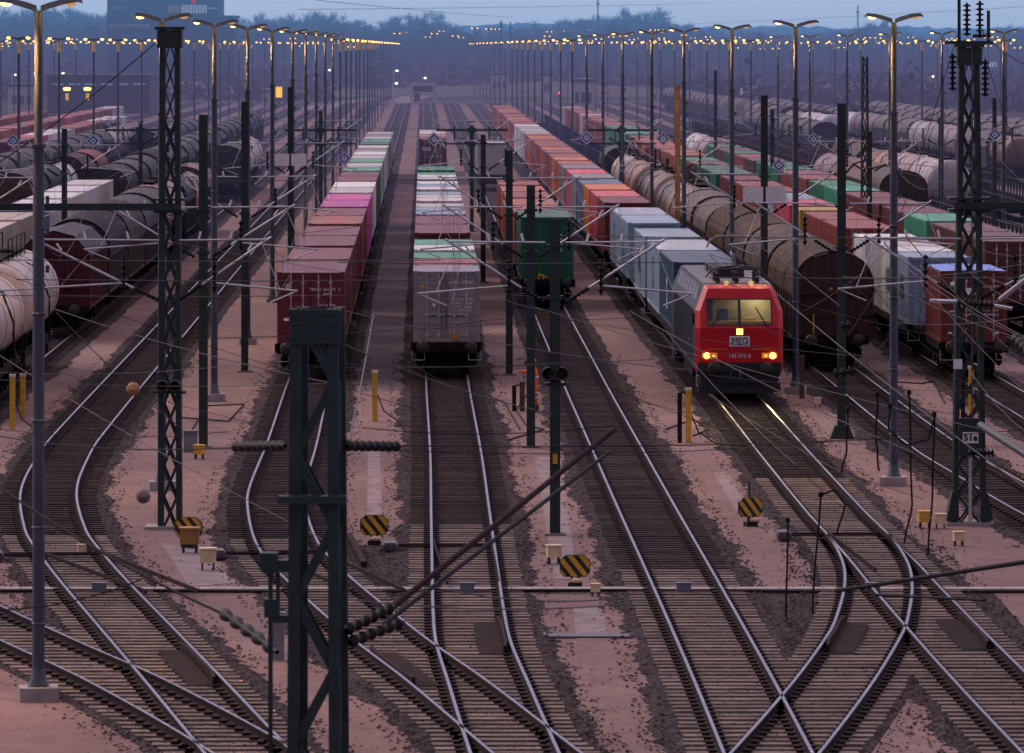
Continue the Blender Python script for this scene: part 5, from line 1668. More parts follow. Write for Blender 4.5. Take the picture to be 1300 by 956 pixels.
# dark lamp hood on the left lattice mast
t = empty('signal_lamp', (pl_.x, pl_.y - .45, 3.2), 0, 'round black lamp pair on the left lattice mast', 'signal lamp')
b = MB()
for s in (-1, 1): b.cut().lathe((s * .16, .1, .2), (0, -1, 0), [(0, 0), (0, .1), (.1, .15), (.4, .15), (.4, .12), (.15, .1), (.15, 0)], 16)
b.pieces('lamp_hood', M['black'], t)
b = MB(); b.box(-.42, .42, .06, .14, .0, .06); b.build('bracket', M['mast'], t)

# ------------------------------------------------------------------ longitudinal overhead wires
SP = [138, 170, 206, 240, 281, 322, 363, 410, 460]
for k, dsc in (('L1', 'the empty curving track'), ('C2', 'the dark red container train'), ('C3', 'the grey container train'), ('C4', 'the track of the green container'), ('R5', 'the locomotive'), ('R6', 'the brown wagon row'), ('R7', 'the blue-topped container train'), ('L0', 'the left tank wagons'), ('R8', 'the right container train')):
    t = empty('overhead_line', (0, 0, 0), 0, 'overhead contact line running above ' + dsc, 'overhead line')
    c = MB(); P = []
    for i, y in enumerate(SP): P.append((xt(k, y) + (.25 if i % 2 else -.25), y, 5.5))
    c.tube(P, .008, 4); c.build('contact_wire', M['wire'], t)
    m = MB(); dr = MB(); Q = []
    for i in range(len(SP) - 1):
        for j in range(6):
            f = j / 6; y = SP[i] + (SP[i + 1] - SP[i]) * f
            x = P[i][0] + (P[i + 1][0] - P[i][0]) * f
            z = 7.1 - 1.1 * 4 * f * (1 - f) * .8
            Q.append((x, y, z))
            if j and y < 300: dr.cut().tube([(x, y, 5.5), (x, y, z)], .005, 3)
    m.tube(Q, .008, 4); m.build('messenger_wire', M['wire'], t); dr.pieces('dropper', M['wire'], t)

# ------------------------------------------------------------------ wires crossing between and in front of the masts
def wire(pts, r, lab, mat='wire', sag=0.0, name='wire', group='slanting wires strung across the yard'):
    P = []
    for a, c in zip(pts, pts[1:]):
        A, C = at(*a), at(*c)
        for i in range(9):
            f = i / 8
            if P and i == 0: continue
            v = A.lerp(C, f); v.z -= sag * 4 * f * (1 - f)
            P.append(v)
    b = MB(); b.tube(P, r * .72, 5)
    return tag(b.build(name, M[mat]), lab, 'wire', 'thin wires of the web' if 'web' in lab else group)


W = [((-10, 212, 139), (203, 50, 137), .022, 'wire_dark', 'dark guy wire from the left lattice mast top down to the left edge'),
     ((1245, 38, 138), (1310, 85, 120), .022, 'wire_dark', 'dark wire from the right lattice mast top to the right edge'),
     ((1215, 45, 138), (1128, 318, 150), .013, 'wire_dark', 'dark wire dropping left from the right lattice mast top'),
     ((1245, 55, 138), (1330, 300, 150), .012, 'wire', 'thin wire dropping right from the right lattice mast top'),
     ((70, 395, 120), (232, 545, 138), .016, 'wire', 'slanting wire carrying the round brown marker'),
     ((68, 392, 120), (440, 490, 110), .014, 'wire', 'thin wire from the left edge post toward the near lattice mast'),
     ((-10, 445, 110), (440, 700, 95), .011, 'wire', 'fine slanting wire across the lower left paths'),
     ((425, 432, 90), (700, 525, 100), .014, 'wire', 'long slanting wire across the grey container track'),
     ((425, 392, 90), (880, 470, 110), .012, 'wire', 'slanting wire above the grey container wagon'),
     ((585, 355, 120), (700, 395, 138), .012, 'wire', 'short sagging wire right of the grey container'),
     ((680, 390, 138), (1310, 560, 118), .013, 'wire', 'long wire from the centre masts to the right edge'),
     ((700, 402, 138), (1130, 455, 150), .012, 'wire', 'wire above the path left of the locomotive'),
     ((800, 395, 120), (1160, 575, 110), .015, 'wire', 'wire crossing in front of the locomotive'),
     ((845, 420, 125), (1010, 590, 118), .012, 'wire', 'steep wire crossing the locomotive\'s left headlight'),
     ((960, 350, 140), (1310, 625, 110), .015, 'wire', 'steep wire across the round-roofed brown wagon'),
     ((1020, 395, 135), (1130, 315, 138), .010, 'wire', 'rising wire beside the round-roofed wagon, left one'),
     ((1076, 425, 138), (1135, 325, 138), .010, 'wire', 'rising wire on the face of the round-roofed wagon'),
     ((1085, 325, 138), (1150, 415, 138), .010, 'wire', 'falling wire on the face of the round-roofed wagon'),
     ((1085, 470, 138), (1150, 400, 138), .010, 'wire', 'rising wire below the face of the round-roofed wagon'),
     ((1150, 300, 140), (1310, 470, 120), .02, 'wire_dark', 'thick dark wire across the blue-topped container'),
     ((1155, 335, 140), (1310, 432, 118), .013, 'wire', 'thin wire across the blue-topped container, upper'),
     ((1140, 410, 138), (1310, 400, 130), .012, 'wire', 'level wire across the blue-topped container'),
     ((1145, 335, 140), (1290, 425, 125), .012, 'wire', 'thin wire across the blue-topped container, lower'),
     ((1230, 345, 138), (1310, 390, 130), .010, 'wire', 'thin wire right of the lattice mast'),
     ((-10, 612, 88), (285, 780, 80), .03, 'wire_dark', 'thick blurred cable at lower left, ending in an insulator'),
     ((-10, 775, 84), (180, 735, 90), .018, 'wire_dark', 'dark rod-like cable across the curving track, lower left'),
     ((-10, 552, 95), (300, 568, 78), .015, 'wire_dark', 'near-level dark cable left of the near lattice mast'),
     ((0, 545, 100), (290, 548, 95), .010, 'wire_dark', 'thin dark cable above it at left'),
     ((508, 566, 78), (1310, 545, 110), .014, 'wire_dark', 'near-level dark cable right of the near lattice mast'),
     ((460, 543, 90), (780, 540, 88), .012, 'wire_dark', 'dark cable just above the slanting rods'),
     ((505, 572, 80), (1060, 560, 100), .010, 'wire_dark', 'second near-level dark cable across the centre tracks'),
     ((430, 760, 76), (800, 766, 88), .016, 'wire', 'blurred level wire above the cable trough, lower'),
     ((560, 748, 84), (800, 758, 90), .016, 'wire', 'blurred level wire above the cable trough, upper'),
     ((400, 0, 420), (650, 22, 900), .03, 'wire', 'high voltage line high in the sky at centre'), ((380, 12, 480), (900, 4, 900), .03, 'wire', 'second high voltage line in the sky'), ((880, 30, 900), (1310, 8, 500), .025, 'wire', 'third high voltage line in the sky at right'),
     ((434, 600, 76), (474, 400, 110), .02, 'wire', 'steep pale rod right of the near lattice mast')]
WR = random.Random(5)
for i in range(26):
    x0 = WR.choice((-10, 60, 217, 400, 690, 900, 1070, 1135, 1230)); y0 = WR.uniform(280, 520); x1 = x0 + WR.uniform(180, 560); y1 = y0 + WR.uniform(-60, 190)
    W.append(((x0, y0, WR.uniform(110, 150)), (min(1310, x1), y1, WR.uniform(100, 150)), .009, 'wire' if i % 2 else 'wire_dark', 'thin span wire in the web of wires over the near tracks'))
for a, c, r, m, lab in W: wire([a, c], r, lab, m, .12)
# level span wires at the mast rows
for i, (x0, x1, y, Y, lab) in enumerate([(-10, 560, 330, 137, 'at left, nearest'), (20, 600, 355, 137, 'at left, lower'), (430, 860, 333, 137, 'at centre, lower'), (-10, 440, 375, 150, 'behind the left lattice mast'), (900, 1310, 352, 138, 'across the brown wagon'), (700, 1310, 300, 150, 'behind the locomotive roof'), (0, 640, 163, 363, 'far, left half'), (640, 1310, 163, 363, 'far, right half'), (500, 760, 228, 205, 'above the grey container'), (150, 420, 228, 206, 'above the left tank wagons')]):
    b = MB(); b.tube([at(x0, y, Y), at((x0 + x1) / 2, y + 2, Y), at(x1, y, Y)], .012, 4)
    tag(b.build('span_wire', M['wire']), 'level span wire across the tracks, ' + lab, 'wire', 'span wires between the mast rows')

# insulator strings and arms of the near mast
def string(a, c, r, lab, n=8):
    b = MB(); insulator(b, at(*a), at(*c), r, n)
    return tag(b.build('insulator', M['insul']), lab, 'insulator', 'insulators in the foreground wires')


string((298, 567, 77), (362, 566, YN), .078, 'dark insulator string left of the near lattice mast'); string((440, 566, YN), (508, 567, 77), .078, 'dark insulator string right of the near lattice mast')
string((283, 778, 80), (352, 828, 76), .10, 'ribbed insulator at lower left of the near lattice mast', 5)
string((440, 800, 74), (500, 770, 76), .085, 'upper of two insulators at lower right of the near lattice mast', 6); string((445, 815, 74), (512, 790, 76), .085, 'lower of two insulators at lower right of the near lattice mast', 6)
string((1215, 385, 130), (1262, 388, 130), .14, 'insulator with pale ends in front of the blue-topped container', 7); string((1262, 575, 118), (1228, 575, 118), .11, 'dark insulator on the right lattice mast at path height', 7)
string((1290, 430, 118), (1310, 450, 116), .15, 'insulator cluster at the right edge', 4)
string((1058, 475, 128), (1085, 470, 128), .13, 'dark insulator lump below the round-roofed wagon', 3); string((1068, 415, 130), (1082, 412, 130), .14, 'round dark insulator on the face of the round-roofed wagon', 2)
M['rod_rust'] = plain('dark_rusty_rod', (0.022, 0.009, 0.011), .8, 0, .3, spec=.05)
def rod(a, c, r, m, lab):
    b = MB(); b.tube([at(*a), at(*c)], r, 8)
    tag(b.build('cantilever_rod', M[m]), lab, 'rod', 'tube rods of the near cantilevers')
rod((497, 772, 76), (780, 545, 92), .045, 'rod_rust', 'rusty dark thick rod slanting up across the centre tracks'); rod((488, 792, 76), (775, 573, 92), .034, 'wire_dark', 'grey rod just below the rusty slanting rod')
rod((1062, 750, 100), (1310, 712, 90), .04, 'wire_dark', 'dark rod at lower right above the crossing'); rod((1110, 755, 100), (1250, 762, 95), .025, 'wire_dark', 'short dark rod below it at lower right')
rod((1245, 540, 96), (1315, 585, 92), .07, 'mast', 'green tube at the right edge beside the lattice mast'); rod((1180, 382, 130), (1215, 383, 130), .05, 'galv', 'pale rod end in front of the blue-topped container'); rod((1262, 388, 130), (1285, 392, 130), .045, 'galv', 'pale rod end right of it')
rod((1270, 380, 110), (1315, 345, 106), .05, 'galv', 'pale arm tube at the right edge')

# round markers on the slanting wire
for px, py, Y, m, lab in ((169, 494, 126, 'orange_or_lit', 'brown round marker ball on the slanting wire at left'), (182, 630, 120, 'path', 'dark olive round marker ball above the left path')):
    b = MB(); p = at(px, py, Y)
    b.lathe(p, (0, 0, 1), [(-.16, 0), (-.14, .08), (-.08, .14), (0, .165), (.08, .14), (.14, .08), (.16, 0)], 14); b.lathe(p, (0, -1, 0), [(.14, .05), (.19, .05), (.2, 0)], 8)
    tag(b.build('marker_ball', M[m]), lab, 'marker ball')

# black hanging cables at the right
for i, (pts, lab) in enumerate((([(1000, 660), (998, 800), (995, 850)], 'leftmost black cable hanging by the crossing'), ([(1042, 628), (1032, 760), (1028, 838)], 'second black cable hanging by the crossing'), ([(1042, 628), (1060, 622), (1073, 640), (1062, 680)], 'looped black cable beside the second one'), ([(1154, 498), (1158, 640), (1148, 690)], 'black cable hanging right of the grey lamp post'), ([(1186, 526), (1184, 620), (1178, 705)], 'black cable hanging left of the right lattice mast'),
        ([(1130, 515), (1128, 545), (1150, 565), (1178, 558), (1187, 530)], 'sagging black cable between the hanging ones'), ([(1076, 520), (1075, 570), (1068, 600)], 'black cable hanging at the pyramid-footed mast'), ([(1114, 500), (1112, 560), (1116, 598)], 'black cable left of the grey lamp post'))):
    P = []
    Yd = 118
    for a, c in zip(pts, pts[1:]):
        for j in range(5): P.append(at(a[0] + (c[0] - a[0]) * j / 5 + sin(j * 1.3) * .6, a[1] + (c[1] - a[1]) * j / 5, Yd))
    P.append(at(*pts[-1], Yd))
    b = MB(); b.tube(P, .022, 5); b.lathe(P[0], (0, 0, 1), [(-.06, .0), (-.05, .05), (.05, .05), (.06, 0)], 8)
    tag(b.build('hanging_cable', M['wire_dark']), lab, 'cable', 'black cables hanging from the overhead wires')

# ------------------------------------------------------------------ blue diamond signs
for i, (px, py, Y, lab) in enumerate(((17, 179, 363, 'at the left edge'), (118, 179, 363, 'above the crimson wagon'), (218, 180, 363, 'behind the left lattice mast'), (437, 201, 300, 'left of the dark red container train'), (551, 177, 363, 'above the grey container train'), (745, 175, 363, 'left of the tank wagons'), (842, 176, 363, 'beside the orange-lit mast'), (989, 210, 283, 'in front of the green containers'), (1033, 177, 363, 'above the brown low wagons'), (1263, 171, 350, 'right of the right lattice mast'))):
    p = at(px, py, Y - .3); s = .47 * Y / 363 + .02
    t = empty('diamond_sign', p, 0, 'blue diamond sign with white square rings, ' + lab, 'sign', 'blue diamond signs hung on the span wires')
    b = MB(); b.prism_y([(-s, 0), (0, -s), (s, 0), (0, s)], 0, .03); b.build('board', M['blue'], t)
    b = MB()
    for ro, ri, y in ((.93, .78, -.006), (.42, .2, -.006)):
        b.cut()
        o = [(-s * ro, 0), (0, -s * ro), (s * ro, 0), (0, s * ro)]; q = [(-s * ri, 0), (0, -s * ri), (s * ri, 0), (0, s * ri)]
        for j in range(4):
            b.add([(o[j][0], y, o[j][1]), (o[(j + 1) % 4][0], y, o[(j + 1) % 4][1]), (q[(j + 1) % 4][0], y, q[(j + 1) % 4][1]), (q[j][0], y, q[j][1])], [(0, 1, 2, 3)])
    b.pieces('white_ring', M['white'], t)
    b = MB(); b.tube([(0, .02, s), (0, .02, s + .3)], .02, 5); b.build('hanger', M['black'], t)

# ------------------------------------------------------------------ lamp posts
def lamp_mesh(h, detail, arms=True):
    """pole, wing arms and lamp glass; base at z=0"""
    p = MB(); n = 8 if detail else 4
    if detail:
        p.tube([(0, 0, .35), (0, 0, h - 2.6)], [.118, .105], 8); p.tube([(0, 0, h - 2.6), (0, 0, h - .1)], [.08, .075], 8)
        p.lathe((0, 0, 0), (0, 0, 1), [(0, .30), (.1, .30), (.35, .17), (.6, .12)], 10)
        p.box(-.13, .13, -.13, .13, h - 2.66, h - 2.6)
        for z in (1.4, 3.2, 5.2, 7.2): p.lathe((0, 0, z), (0, 0, 1), [(0, .11), (0, .13), (.06, .13), (.06, .11)], 8)
        for z in (8.0, 8.7, 9.3): p.box(.13, .2, -.05, .05, z, z + .14)
    else: p.tube([(0, 0, 0), (0, 0, h - .1)], [.15, .10], 5, caps=False)
    a = MB()
    for s in (-1, 1):
        if detail:
            pr = [(-.09, 0), (.09, 0)]
            vs = []
            for d, z, w, th in ((.04, h - .12, .12, .12), (.2, h - .06, .18, .12), (.5, h + .03, .2, .11), (.74, h + .07, .17, .09), (.82, h + .04, .1, .05)):
                vs += [(s * d, -w, z), (s * d, w, z), (s * d, w * .7, z + th), (s * d, -w * .7, z + th)]
            fs = []
            for i in range(4):
                for k in range(4): fs.append((i * 4 + k, i * 4 + (k + 1) % 4, (i + 1) * 4 + (k + 1) % 4, (i + 1) * 4 + k))
            fs += [(0, 1, 2, 3), (16, 17, 18, 19)]
            a.add(vs, fs)
        else:
            a.bar((0, 0, h - .12), (s * .8, 0, h + .06), .22, .1)
    g = MB()
    for s in (-1, 1):
        g.cut().lathe((s * .60, -.02, h + .045), (0, -.18, -1), [(0, .115), (.03, .10), (.05, .06), (.055, 0)], 12)
    return p.mesh('pole', M['lamp_pole']), a.mesh('arm', M['lamp_pole']), g


LH = 12.75
PM, AM, GB = lamp_mesh(LH + .25, True)
def halves(b, m):
    (v0, f0), (v1, f1) = b.cuts[0], b.cuts[1]
    out = []
    for va, fa, vb, fb in ((0, 0, v1, f1), (v1, f1, len(b.v), len(b.f))):
        q = MB(); q.v = b.v[va:vb]; q.f = [tuple(i - va for i in f) for f in b.f[fa:fb]]; q.m = b.m[fa:fb]; q.sm = b.sm[fa:fb]
        out.append(q.mesh('lamp_glass', m))
    return out


GM_on = halves(GB, M['lamp_on'])
M['lamp_dim'] = glow('sodium_lamp_dim', (1.0, 0.55, 0.15), 0.55)
GM_dim = halves(GB, M['lamp_dim'])[1]
FM = MB(); FM.box(-.36, .36, -.36, .36, -.1, .26); FMM = FM.mesh('footing', M['concrete'])


def lamp_near(X, Y, lab, group, rz=0.0, on=True):
    t = empty('lamp_post', (X, Y, -.25), rz, lab, 'lamp post', group)
    put('pole', PM, t); a = put('arm', AM, t)
    put('lamp_glass', GM_on[0], a)
    put('lamp_glass', GM_dim, a)
    ld = bpy.data.lights.get('sodium_light') or bpy.data.lights.new('sodium_light', 'POINT')
    ld.energy = LAMP_W; ld.color = (1.0, 0.52, 0.12); ld.shadow_soft_size = .12
    for s in (-1, 1):
        lo = bpy.data.objects.new('lamp_light', ld); col.objects.link(lo); lo.parent = a; lo.location = (s * .42, -.28, LH + .08)
    ls = bpy.data.lights.get('sodium_pool') or bpy.data.lights.new('sodium_pool', 'SPOT')
    ls.energy = 2200; ls.color = (1.0, .50, .16); ls.spot_size = radians(140); ls.spot_blend = 1.0; ls.shadow_soft_size = .2
    lo = bpy.data.objects.new('lamp_pool_light', ls); col.objects.link(lo); lo.parent = a; lo.location = (-.62, -.05, LH - .08)
    if Y < 260: put('footing', FMM, t)
    return t


LAMP_W = 10
LG = 'twin-arm lamp posts along the yard'
for i, Y in enumerate((103.2, 152, 190, 226, 263, 304, 338, 371, 405, 440)):
    lamp_near(-7.2 + SL * Y, Y, 'twin-arm lamp post, %s in the row just left of the dark red container train' % nth(i), LG, .12, Y < 240)
for i, Y in enumerate((153.5, 194, 234, 277, 316, 362, 402, 442)):
    lamp_near(13.1 + SL * Y, Y, 'twin-arm lamp post, %s in the row between locomotive and brown wagon row' % nth(i), LG, -.15, Y < 240)
for i, Y in enumerate((268, 303, 339, 377, 415, 455, 496)):
    lamp_near(31.9 + SL * Y, Y, 'twin-arm lamp post, %s in the row beside the dirty tank wagons' % nth(i), LG, -.1, False)

# distant lamps: pole with arms and glass, small in the picture
fp = MB(); fp.tube([(0, 0, 0), (0, 0, 12.7)], [.125, .09], 5, caps=False)
for s in (-1, 1): fp.bar((0, 0, 12.72), (s * .9, 0, 12.86), .24, .12)
FPM = fp.mesh('pole', M['lamp_pole'])
fg = MB()
for s in (-1, 1): fg.cut().lathe((s * .68, -.05, 12.80), (0, -.35, -1), [(0, .17), (.07, .15), (.11, .08), (.12, 0)], 7)
FGM = halves(fg, M['lamp_far'])
yc = MB(); yc.tube([(0, -.01, 11.75), (0, -.01, 12.6)], [.125, .12], 5, caps=False)
M['pole_lit'] = plain('pole_lit_paint', (0.95, 0.50, 0.05), 0.5)  # lamplight on the distant pole tops put into the colour
YCM = yc.mesh('reflective_or_lit_band', M['pole_lit'])


def lamp_far(X, Y, lab, group, h=12.9):
    t = empty('lamp_post', (X, Y, -.25), R.uniform(-.3, .3), lab, 'lamp post', group)
    t.scale = (1, 1, h / 12.9)
    put('pole', FPM, t)
    for gm in FGM: put('lamp_glass', gm, t)
    if Y < 900: put('reflective_or_lit_band', YCM, t)


def inview(X, Y, m=25): return -m < CX + F * X / Y < 1300 + m


for X0, ys, yst, rows in ((-7.2, 475, 38, 'row left of the dark red container train'), (13.1, 484, 41, 'row beside the locomotive\'s train'), (31.9, 536, 41, 'row beside the dirty tank wagons'), (-27, 330, 40, 'row behind the pale containers'), (-48, 500, 43, 'second row from the left edge'), (-70, 620, 45, 'third row from the left edge'), (-95, 850, 50, 'outermost left row'),
                          (54, 470, 42, 'second row from the right edge'), (76, 640, 44, 'third row from the right edge'), (100, 820, 48, 'fourth row from the right edge'), (130, 1050, 55, 'outermost right row')):
    Y = ys; far = 'small distant lamp with orange light in the ' + rows
    while Y < 1500:
        X = X0 + SL * Y
        if inview(X, Y): lamp_far(X, Y + R.uniform(-3, 3), far, 'distant lamps, ' + rows)
        Y += yst * (1 if Y < 800 else 1.6)
# scattered street lamps beyond the yard
for px0, px1, n, y0, y1, d0, d1, where in ((690, 870, 26, 36, 52, 1350, 2000, 'beyond the yard right of centre'), (870, 1300, 44, 45, 62, 1250, 2000, 'beyond the yard at right'), (0, 480, 22, 48, 60, 1200, 1800, 'beyond the yard at left'), (500, 640, 10, 34, 56, 1300, 1900, 'beyond the yard at centre')):
    for i in range(n):
        px = R.uniform(px0, px1); Y = R.uniform(d0, d1); py = R.uniform(y0, y1)
        z = H - (py - HY) * Y / F
        lamp_far((px - CX) * Y / F, Y, 'tiny street light ' + where, 'street lights ' + where, max(8, z + .3))
# small white path lamps
for i, (px, py, top, lab) in enumerate(((500, 118, 91, 'left of the white gate'), (499, 122, 107, 'low, left of the white gate'), (536, 112, 100, 'behind the white gate'), (15, 118, 96, 'at the left edge, first'), (41, 118, 94, 'at the left edge, second'), (76, 118, 94, 'at the left edge, third'), (415, 108, 90, 'before the dark building, right'), (1181, 108, 98, 'right, before the houses'))):
    p = gnd(px, py + 12); Y = p.y; h = (py + 12 - top) * Y / F
    t = empty('path_lamp', p, 0, 'small white path lamp ' + lab, 'lamp', 'white path lamps')
    b = MB(); b.tube([(0, 0, 0), (0, 0, h), (.4, 0, h + .35), (.8, 0, h + .3)], .09, 5); b.build('pole', M['galv'], t)
    b = MB(); b.lathe((.7, -.1, h + .2), (0, -.5, -1), [(0, .28), (.1, .22), (.15, 0)], 6); b.build('lamp_glass', M['lamp_white'], t)

# ------------------------------------------------------------------ buildings beyond the yard
def building(name, x0, x1, ytop, ybase, Y, depth, mat, lab, parts=None, cat='building'):
    A = at(x0, ytop, Y); B = at(x1, ybase, Y)
    t = empty(name, ((A.x + B.x) / 2, Y, -.25), 0, lab, cat)
    w_ = (B.x - A.x) / 2; h = A.z + .25
    b = MB(); b.box(-w_, w_, 0, depth, 0, h); b.build('wall', M[mat], t)
    b = MB(); b.box(-w_ - .2, w_ + .2, -.2, depth + .2, h + .002, h + .5); b.build('roof', M['roof_grey'] if mat != 'brick' else M['brick'], t)
    return t, w_, h


def strip(t, x0, x1, z0, z1, m, name='window', n=1, gap=.25):
    dx = (x1 - x0) / n
    for i in range(n):
        b = MB(); b.box(x0 + dx * i + gap * dx / 2, x0 + dx * (i + 1) - gap * dx / 2, -.12, .02, z0, z1)
        b.build(name, M[m], t)


M['win_blue'] = glow('dusk_window', (0.45, 0.62, 0.95), 0.42)
M['win_dim'] = glow('dim_window', (0.30, 0.36, 0.62), 0.40)
M['sign_or_reflection'] = glow('warm_sign_or_reflection', (1.0, 0.55, 0.12), 1.0)
YB = 1450
t, w_, h = building('signal_building', 136, 277, -8, 110, YB, 30, 'brick', 'tall dark office block with a lit window strip and red logo, upper left')
px2x = lambda px: (px - (136 + 277) / 2) * YB / F
pz = lambda py: H - (py - HY) * YB / F + .25
strip(t, px2x(230), px2x(263), pz(17), pz(6), 'win_blue', 'window', 9, .3); strip(t, px2x(264), px2x(276), pz(11), pz(10), 'win_blue', 'window', 1, 0); strip(t, px2x(212), px2x(229), pz(16), pz(7), 'win_dim', 'window', 3, .2)
strip(t, px2x(138), px2x(160), pz(11), pz(9), 'win_dim', 'window', 6, .3); strip(t, px2x(138), px2x(190), pz(34), pz(31), 'win_dim', 'window', 9, .3)
b = MB(); b.box(px2x(243.5), px2x(248.5), -.5, -.2, pz(4), pz(-1)); sg = b.build('red_sign', M['white'], t)
M['logo_red'] = glow('red_logo', (0.9, 0.12, 0.2), .55)
b = MB()
for x0, x1, y0, y1 in ((243.5, 248.5, 4, 3.3), (243.5, 248.5, -.3, -1), (243.5, 244.2, 3.3, -.3), (247.8, 248.5, 3.3, -.3)): b.box(px2x(x0), px2x(x1), -.56, -.505, pz(y0), pz(y1))
b.build('logo_frame', M['logo_red'], sg)
text('DB', .62, M['logo_red'], sg, (px2x(246), -.56, pz(1.5)), name='logo_letters', bold=.02)
t, w_, h = building('annexe', 277, 298, 22, 110, YB + 8, 24, 'brick', 'lower dark wing at the right of the tall office block')
strip(t, -.5, 1.8, H - (33 - HY) * YB / F, H - (31.5 - HY) * YB / F, 'win_dim', 'window', 1, 0)
# white gate over a track
p = gnd(537, 129); Y = p.y; u = Y / F
t = empty('portal', (p.x, Y, -.25), 0, 'white portal gate over a track at the far end', 'portal')
b = MB(); wq = 16.5 * u; hq = 20 * u
b.box(-wq, -wq + 4 * u, 0, 2, 0, hq); b.box(wq - 4 * u, wq, 0, 2, 0, hq); b.box(-wq, wq, -.1, 2.1, hq + .01, hq + 3.2 * u); b.build('frame', M['wall_pale'], t)
b = MB(); b.box(-wq + 4 * u, wq - 4 * u, 1.0, 1.2, hq * .62, hq); b.box(-wq + 5 * u, -.6, .8, 1.0, 0, hq * .55); b.build('doorway', M['brick'], t)
for nm, x0, x1, yt, yb, Y, dp, m, lab in (('shed', 622, 646, 95, 118, 1300, 12, 'wall_pale', 'pale flat-roofed shed behind the far lamps at centre'), ('warehouse', 726, 755, 104, 122, 950, 14, 'wall_pale', 'lit beige warehouse beyond the long container train'), ('hut', 689, 702, 96, 112, 1200, 8, 'wall_pale', 'small pale hut left of the beige warehouse'),
        ('shed', 942, 962, 108, 122, 1050, 8, 'wall_pale', 'pale hut behind the covered wagons on the right'), ('house', 1252, 1275, 66, 92, 1700, 12, 'brick', 'dark house with a lit window at the right edge'), ('house', 1180, 1200, 74, 92, 1750, 10, 'brick', 'dark small house left of the house at the right edge'),
        ('shed', 60, 190, 98, 122, 1000, 25, 'brick', 'long dark shed with bright lamps at far left'), ('shed', 10, 45, 110, 126, 960, 10, 'wall_pale', 'pale hut at the left edge'), ('kiosk', 334, 341, 117, 128, 1050, 4, 'wall_pale', 'small white kiosk before the far left trees'), ('shed', 345, 372, 112, 120, 1220, 8, 'brick', 'low dark shed behind the kiosk')):
    t, w_, h = building(nm, x0, x1, yt, yb, Y, dp, m, lab)
    if 'lit window' in lab: strip(t, -w_ * .7, w_ * .2, h * .55, h * .7, 'win_blue', 'window', 3)
    elif m == 'wall_pale': strip(t, -w_ * .8, w_ * .8, h * .4, h * .7, 'glass', 'window', 3, .4)
    else: strip(t, -w_ * .95, w_ * .95, h * .78, h * .83, 'win_dim', 'window', 6, .3)
# bright lamps under the shed roof on the left and the orange lit sign
for px, lab in ((85, 'left bright lamp on the far left shed'), (111, 'right bright lamp on the far left shed')):
    p = at(px, 113, 985)
    t = empty('wall_lamp', p, 0, lab, 'lamp', 'bright shed lamps')
    b = MB(); b.lathe((0, 0, 0), (0, 0, 1), [(-.3, 0), (-.28, .55), (.0, .7), (.25, .6), (.3, 0)], 10); b.build('lamp_glass', M['lamp_far'], t)
    b = MB(); b.box(-.7, .7, -.1, .3, .302, .5); b.tube([(0, .1, -2.0), (0, .1, -.3)], .1, 5); b.build('lamp_shade', M['black'], t)
    b = MB(); b.box(-.22, .22, .1, .3, -2.0, -.8); b.build('lamp_reflection', M['sign_or_reflection'], t)  # glowing panel added for the lamp's reflection below it
t = empty('light_box', at(354, 117, 1040), 0, 'glowing orange light box before the far left trees', 'light box')
b = MB(); b.box(-.6, .6, 0, .5, -1.0, 1.0); b.build('panel', M['sign_or_reflection'], t)
b = MB(); b.box(-.7, .7, -.05, .55, 1.002, 1.12); b.box(-.1, .1, .1, .4, -2.6, -1.0); b.build('housing', M['black'], t)
t = empty('signal_lamp', at(711, 61 + 57, 1150), 0, 'red signal light by the far end of the long container train', 'signal lamp')
b = MB(); b.lathe((0, 0, 0), (0, -1, 0), [(0, .25), (.1, .25), (.12, 0)], 8); b.build('lens', M['tail_red'], t)
b = MB(); b.box(-.35, .35, .01, .3, -.5, .5); b.tube([(0, .2, -.5), (0, .2, -3.5)], .1, 5); b.build('housing', M['black'], t)
# thin chimney masts on the skyline
for px, top, Y, lab in ((759, -6, 1900, 'thin tall mast on the skyline right of centre'), (1089, 6, 2000, 'thin tall mast on the skyline at right'), (636, 25, 1500, 'slim pylon at centre skyline'), (648, 27, 1520, 'second slim pylon at centre skyline')):
    A = at(px, top, Y)
    t = empty('radio_mast', (A.x, Y, -.25), 0, lab, 'mast')
    b = MB(); b.tube([(0, 0, 0), (0, 0, A.z)], [.45, .25], 6); b.build('shaft', M['mast'], t)
    b = MB(); b.box(-.6, .6, -.2, .2, A.z * .9, A.z * .92); b.build('platform', M['mast'], t)

# low embankment and curved road at the far end
for pts in ([(480, 131), (560, 108), (650, 106), (655, 110), (575, 113), (520, 131)], [(380, 136), (470, 124), (480, 126), (400, 141)], [(655, 108), (690, 92), (700, 93), (670, 112)]):
    P = [gnd(x, y, -.2) for x, y in pts]; b = MB(); b.add(P, [tuple(range(len(P)))])
    tag(b.build('road', M['path']), kind='structure')
b = MB(); vs = []; fs = []
for i in range(41):
    x = -190 + i * 9.5; hgt = 1.5 + 1.2 * sin(i * .7) + R.random()
    vs += [(x, 1330, -.26), (x, 1345, hgt), (x, 1390, hgt * .8), (x, 1410, -.26)]
    if i: a = (i - 1) * 4; fs += [(a, a + 4, a + 5, a + 1), (a + 1, a + 5, a + 6, a + 2), (a + 2, a + 6, a + 7, a + 3)]
b.add(vs, fs, 0, True)
M['bank'] = plain('dry_grass_bank', (0.075, 0.06, 0.05), .95, 0, .3, .15)
tag(b.build('embankment', M['bank']), kind='structure')
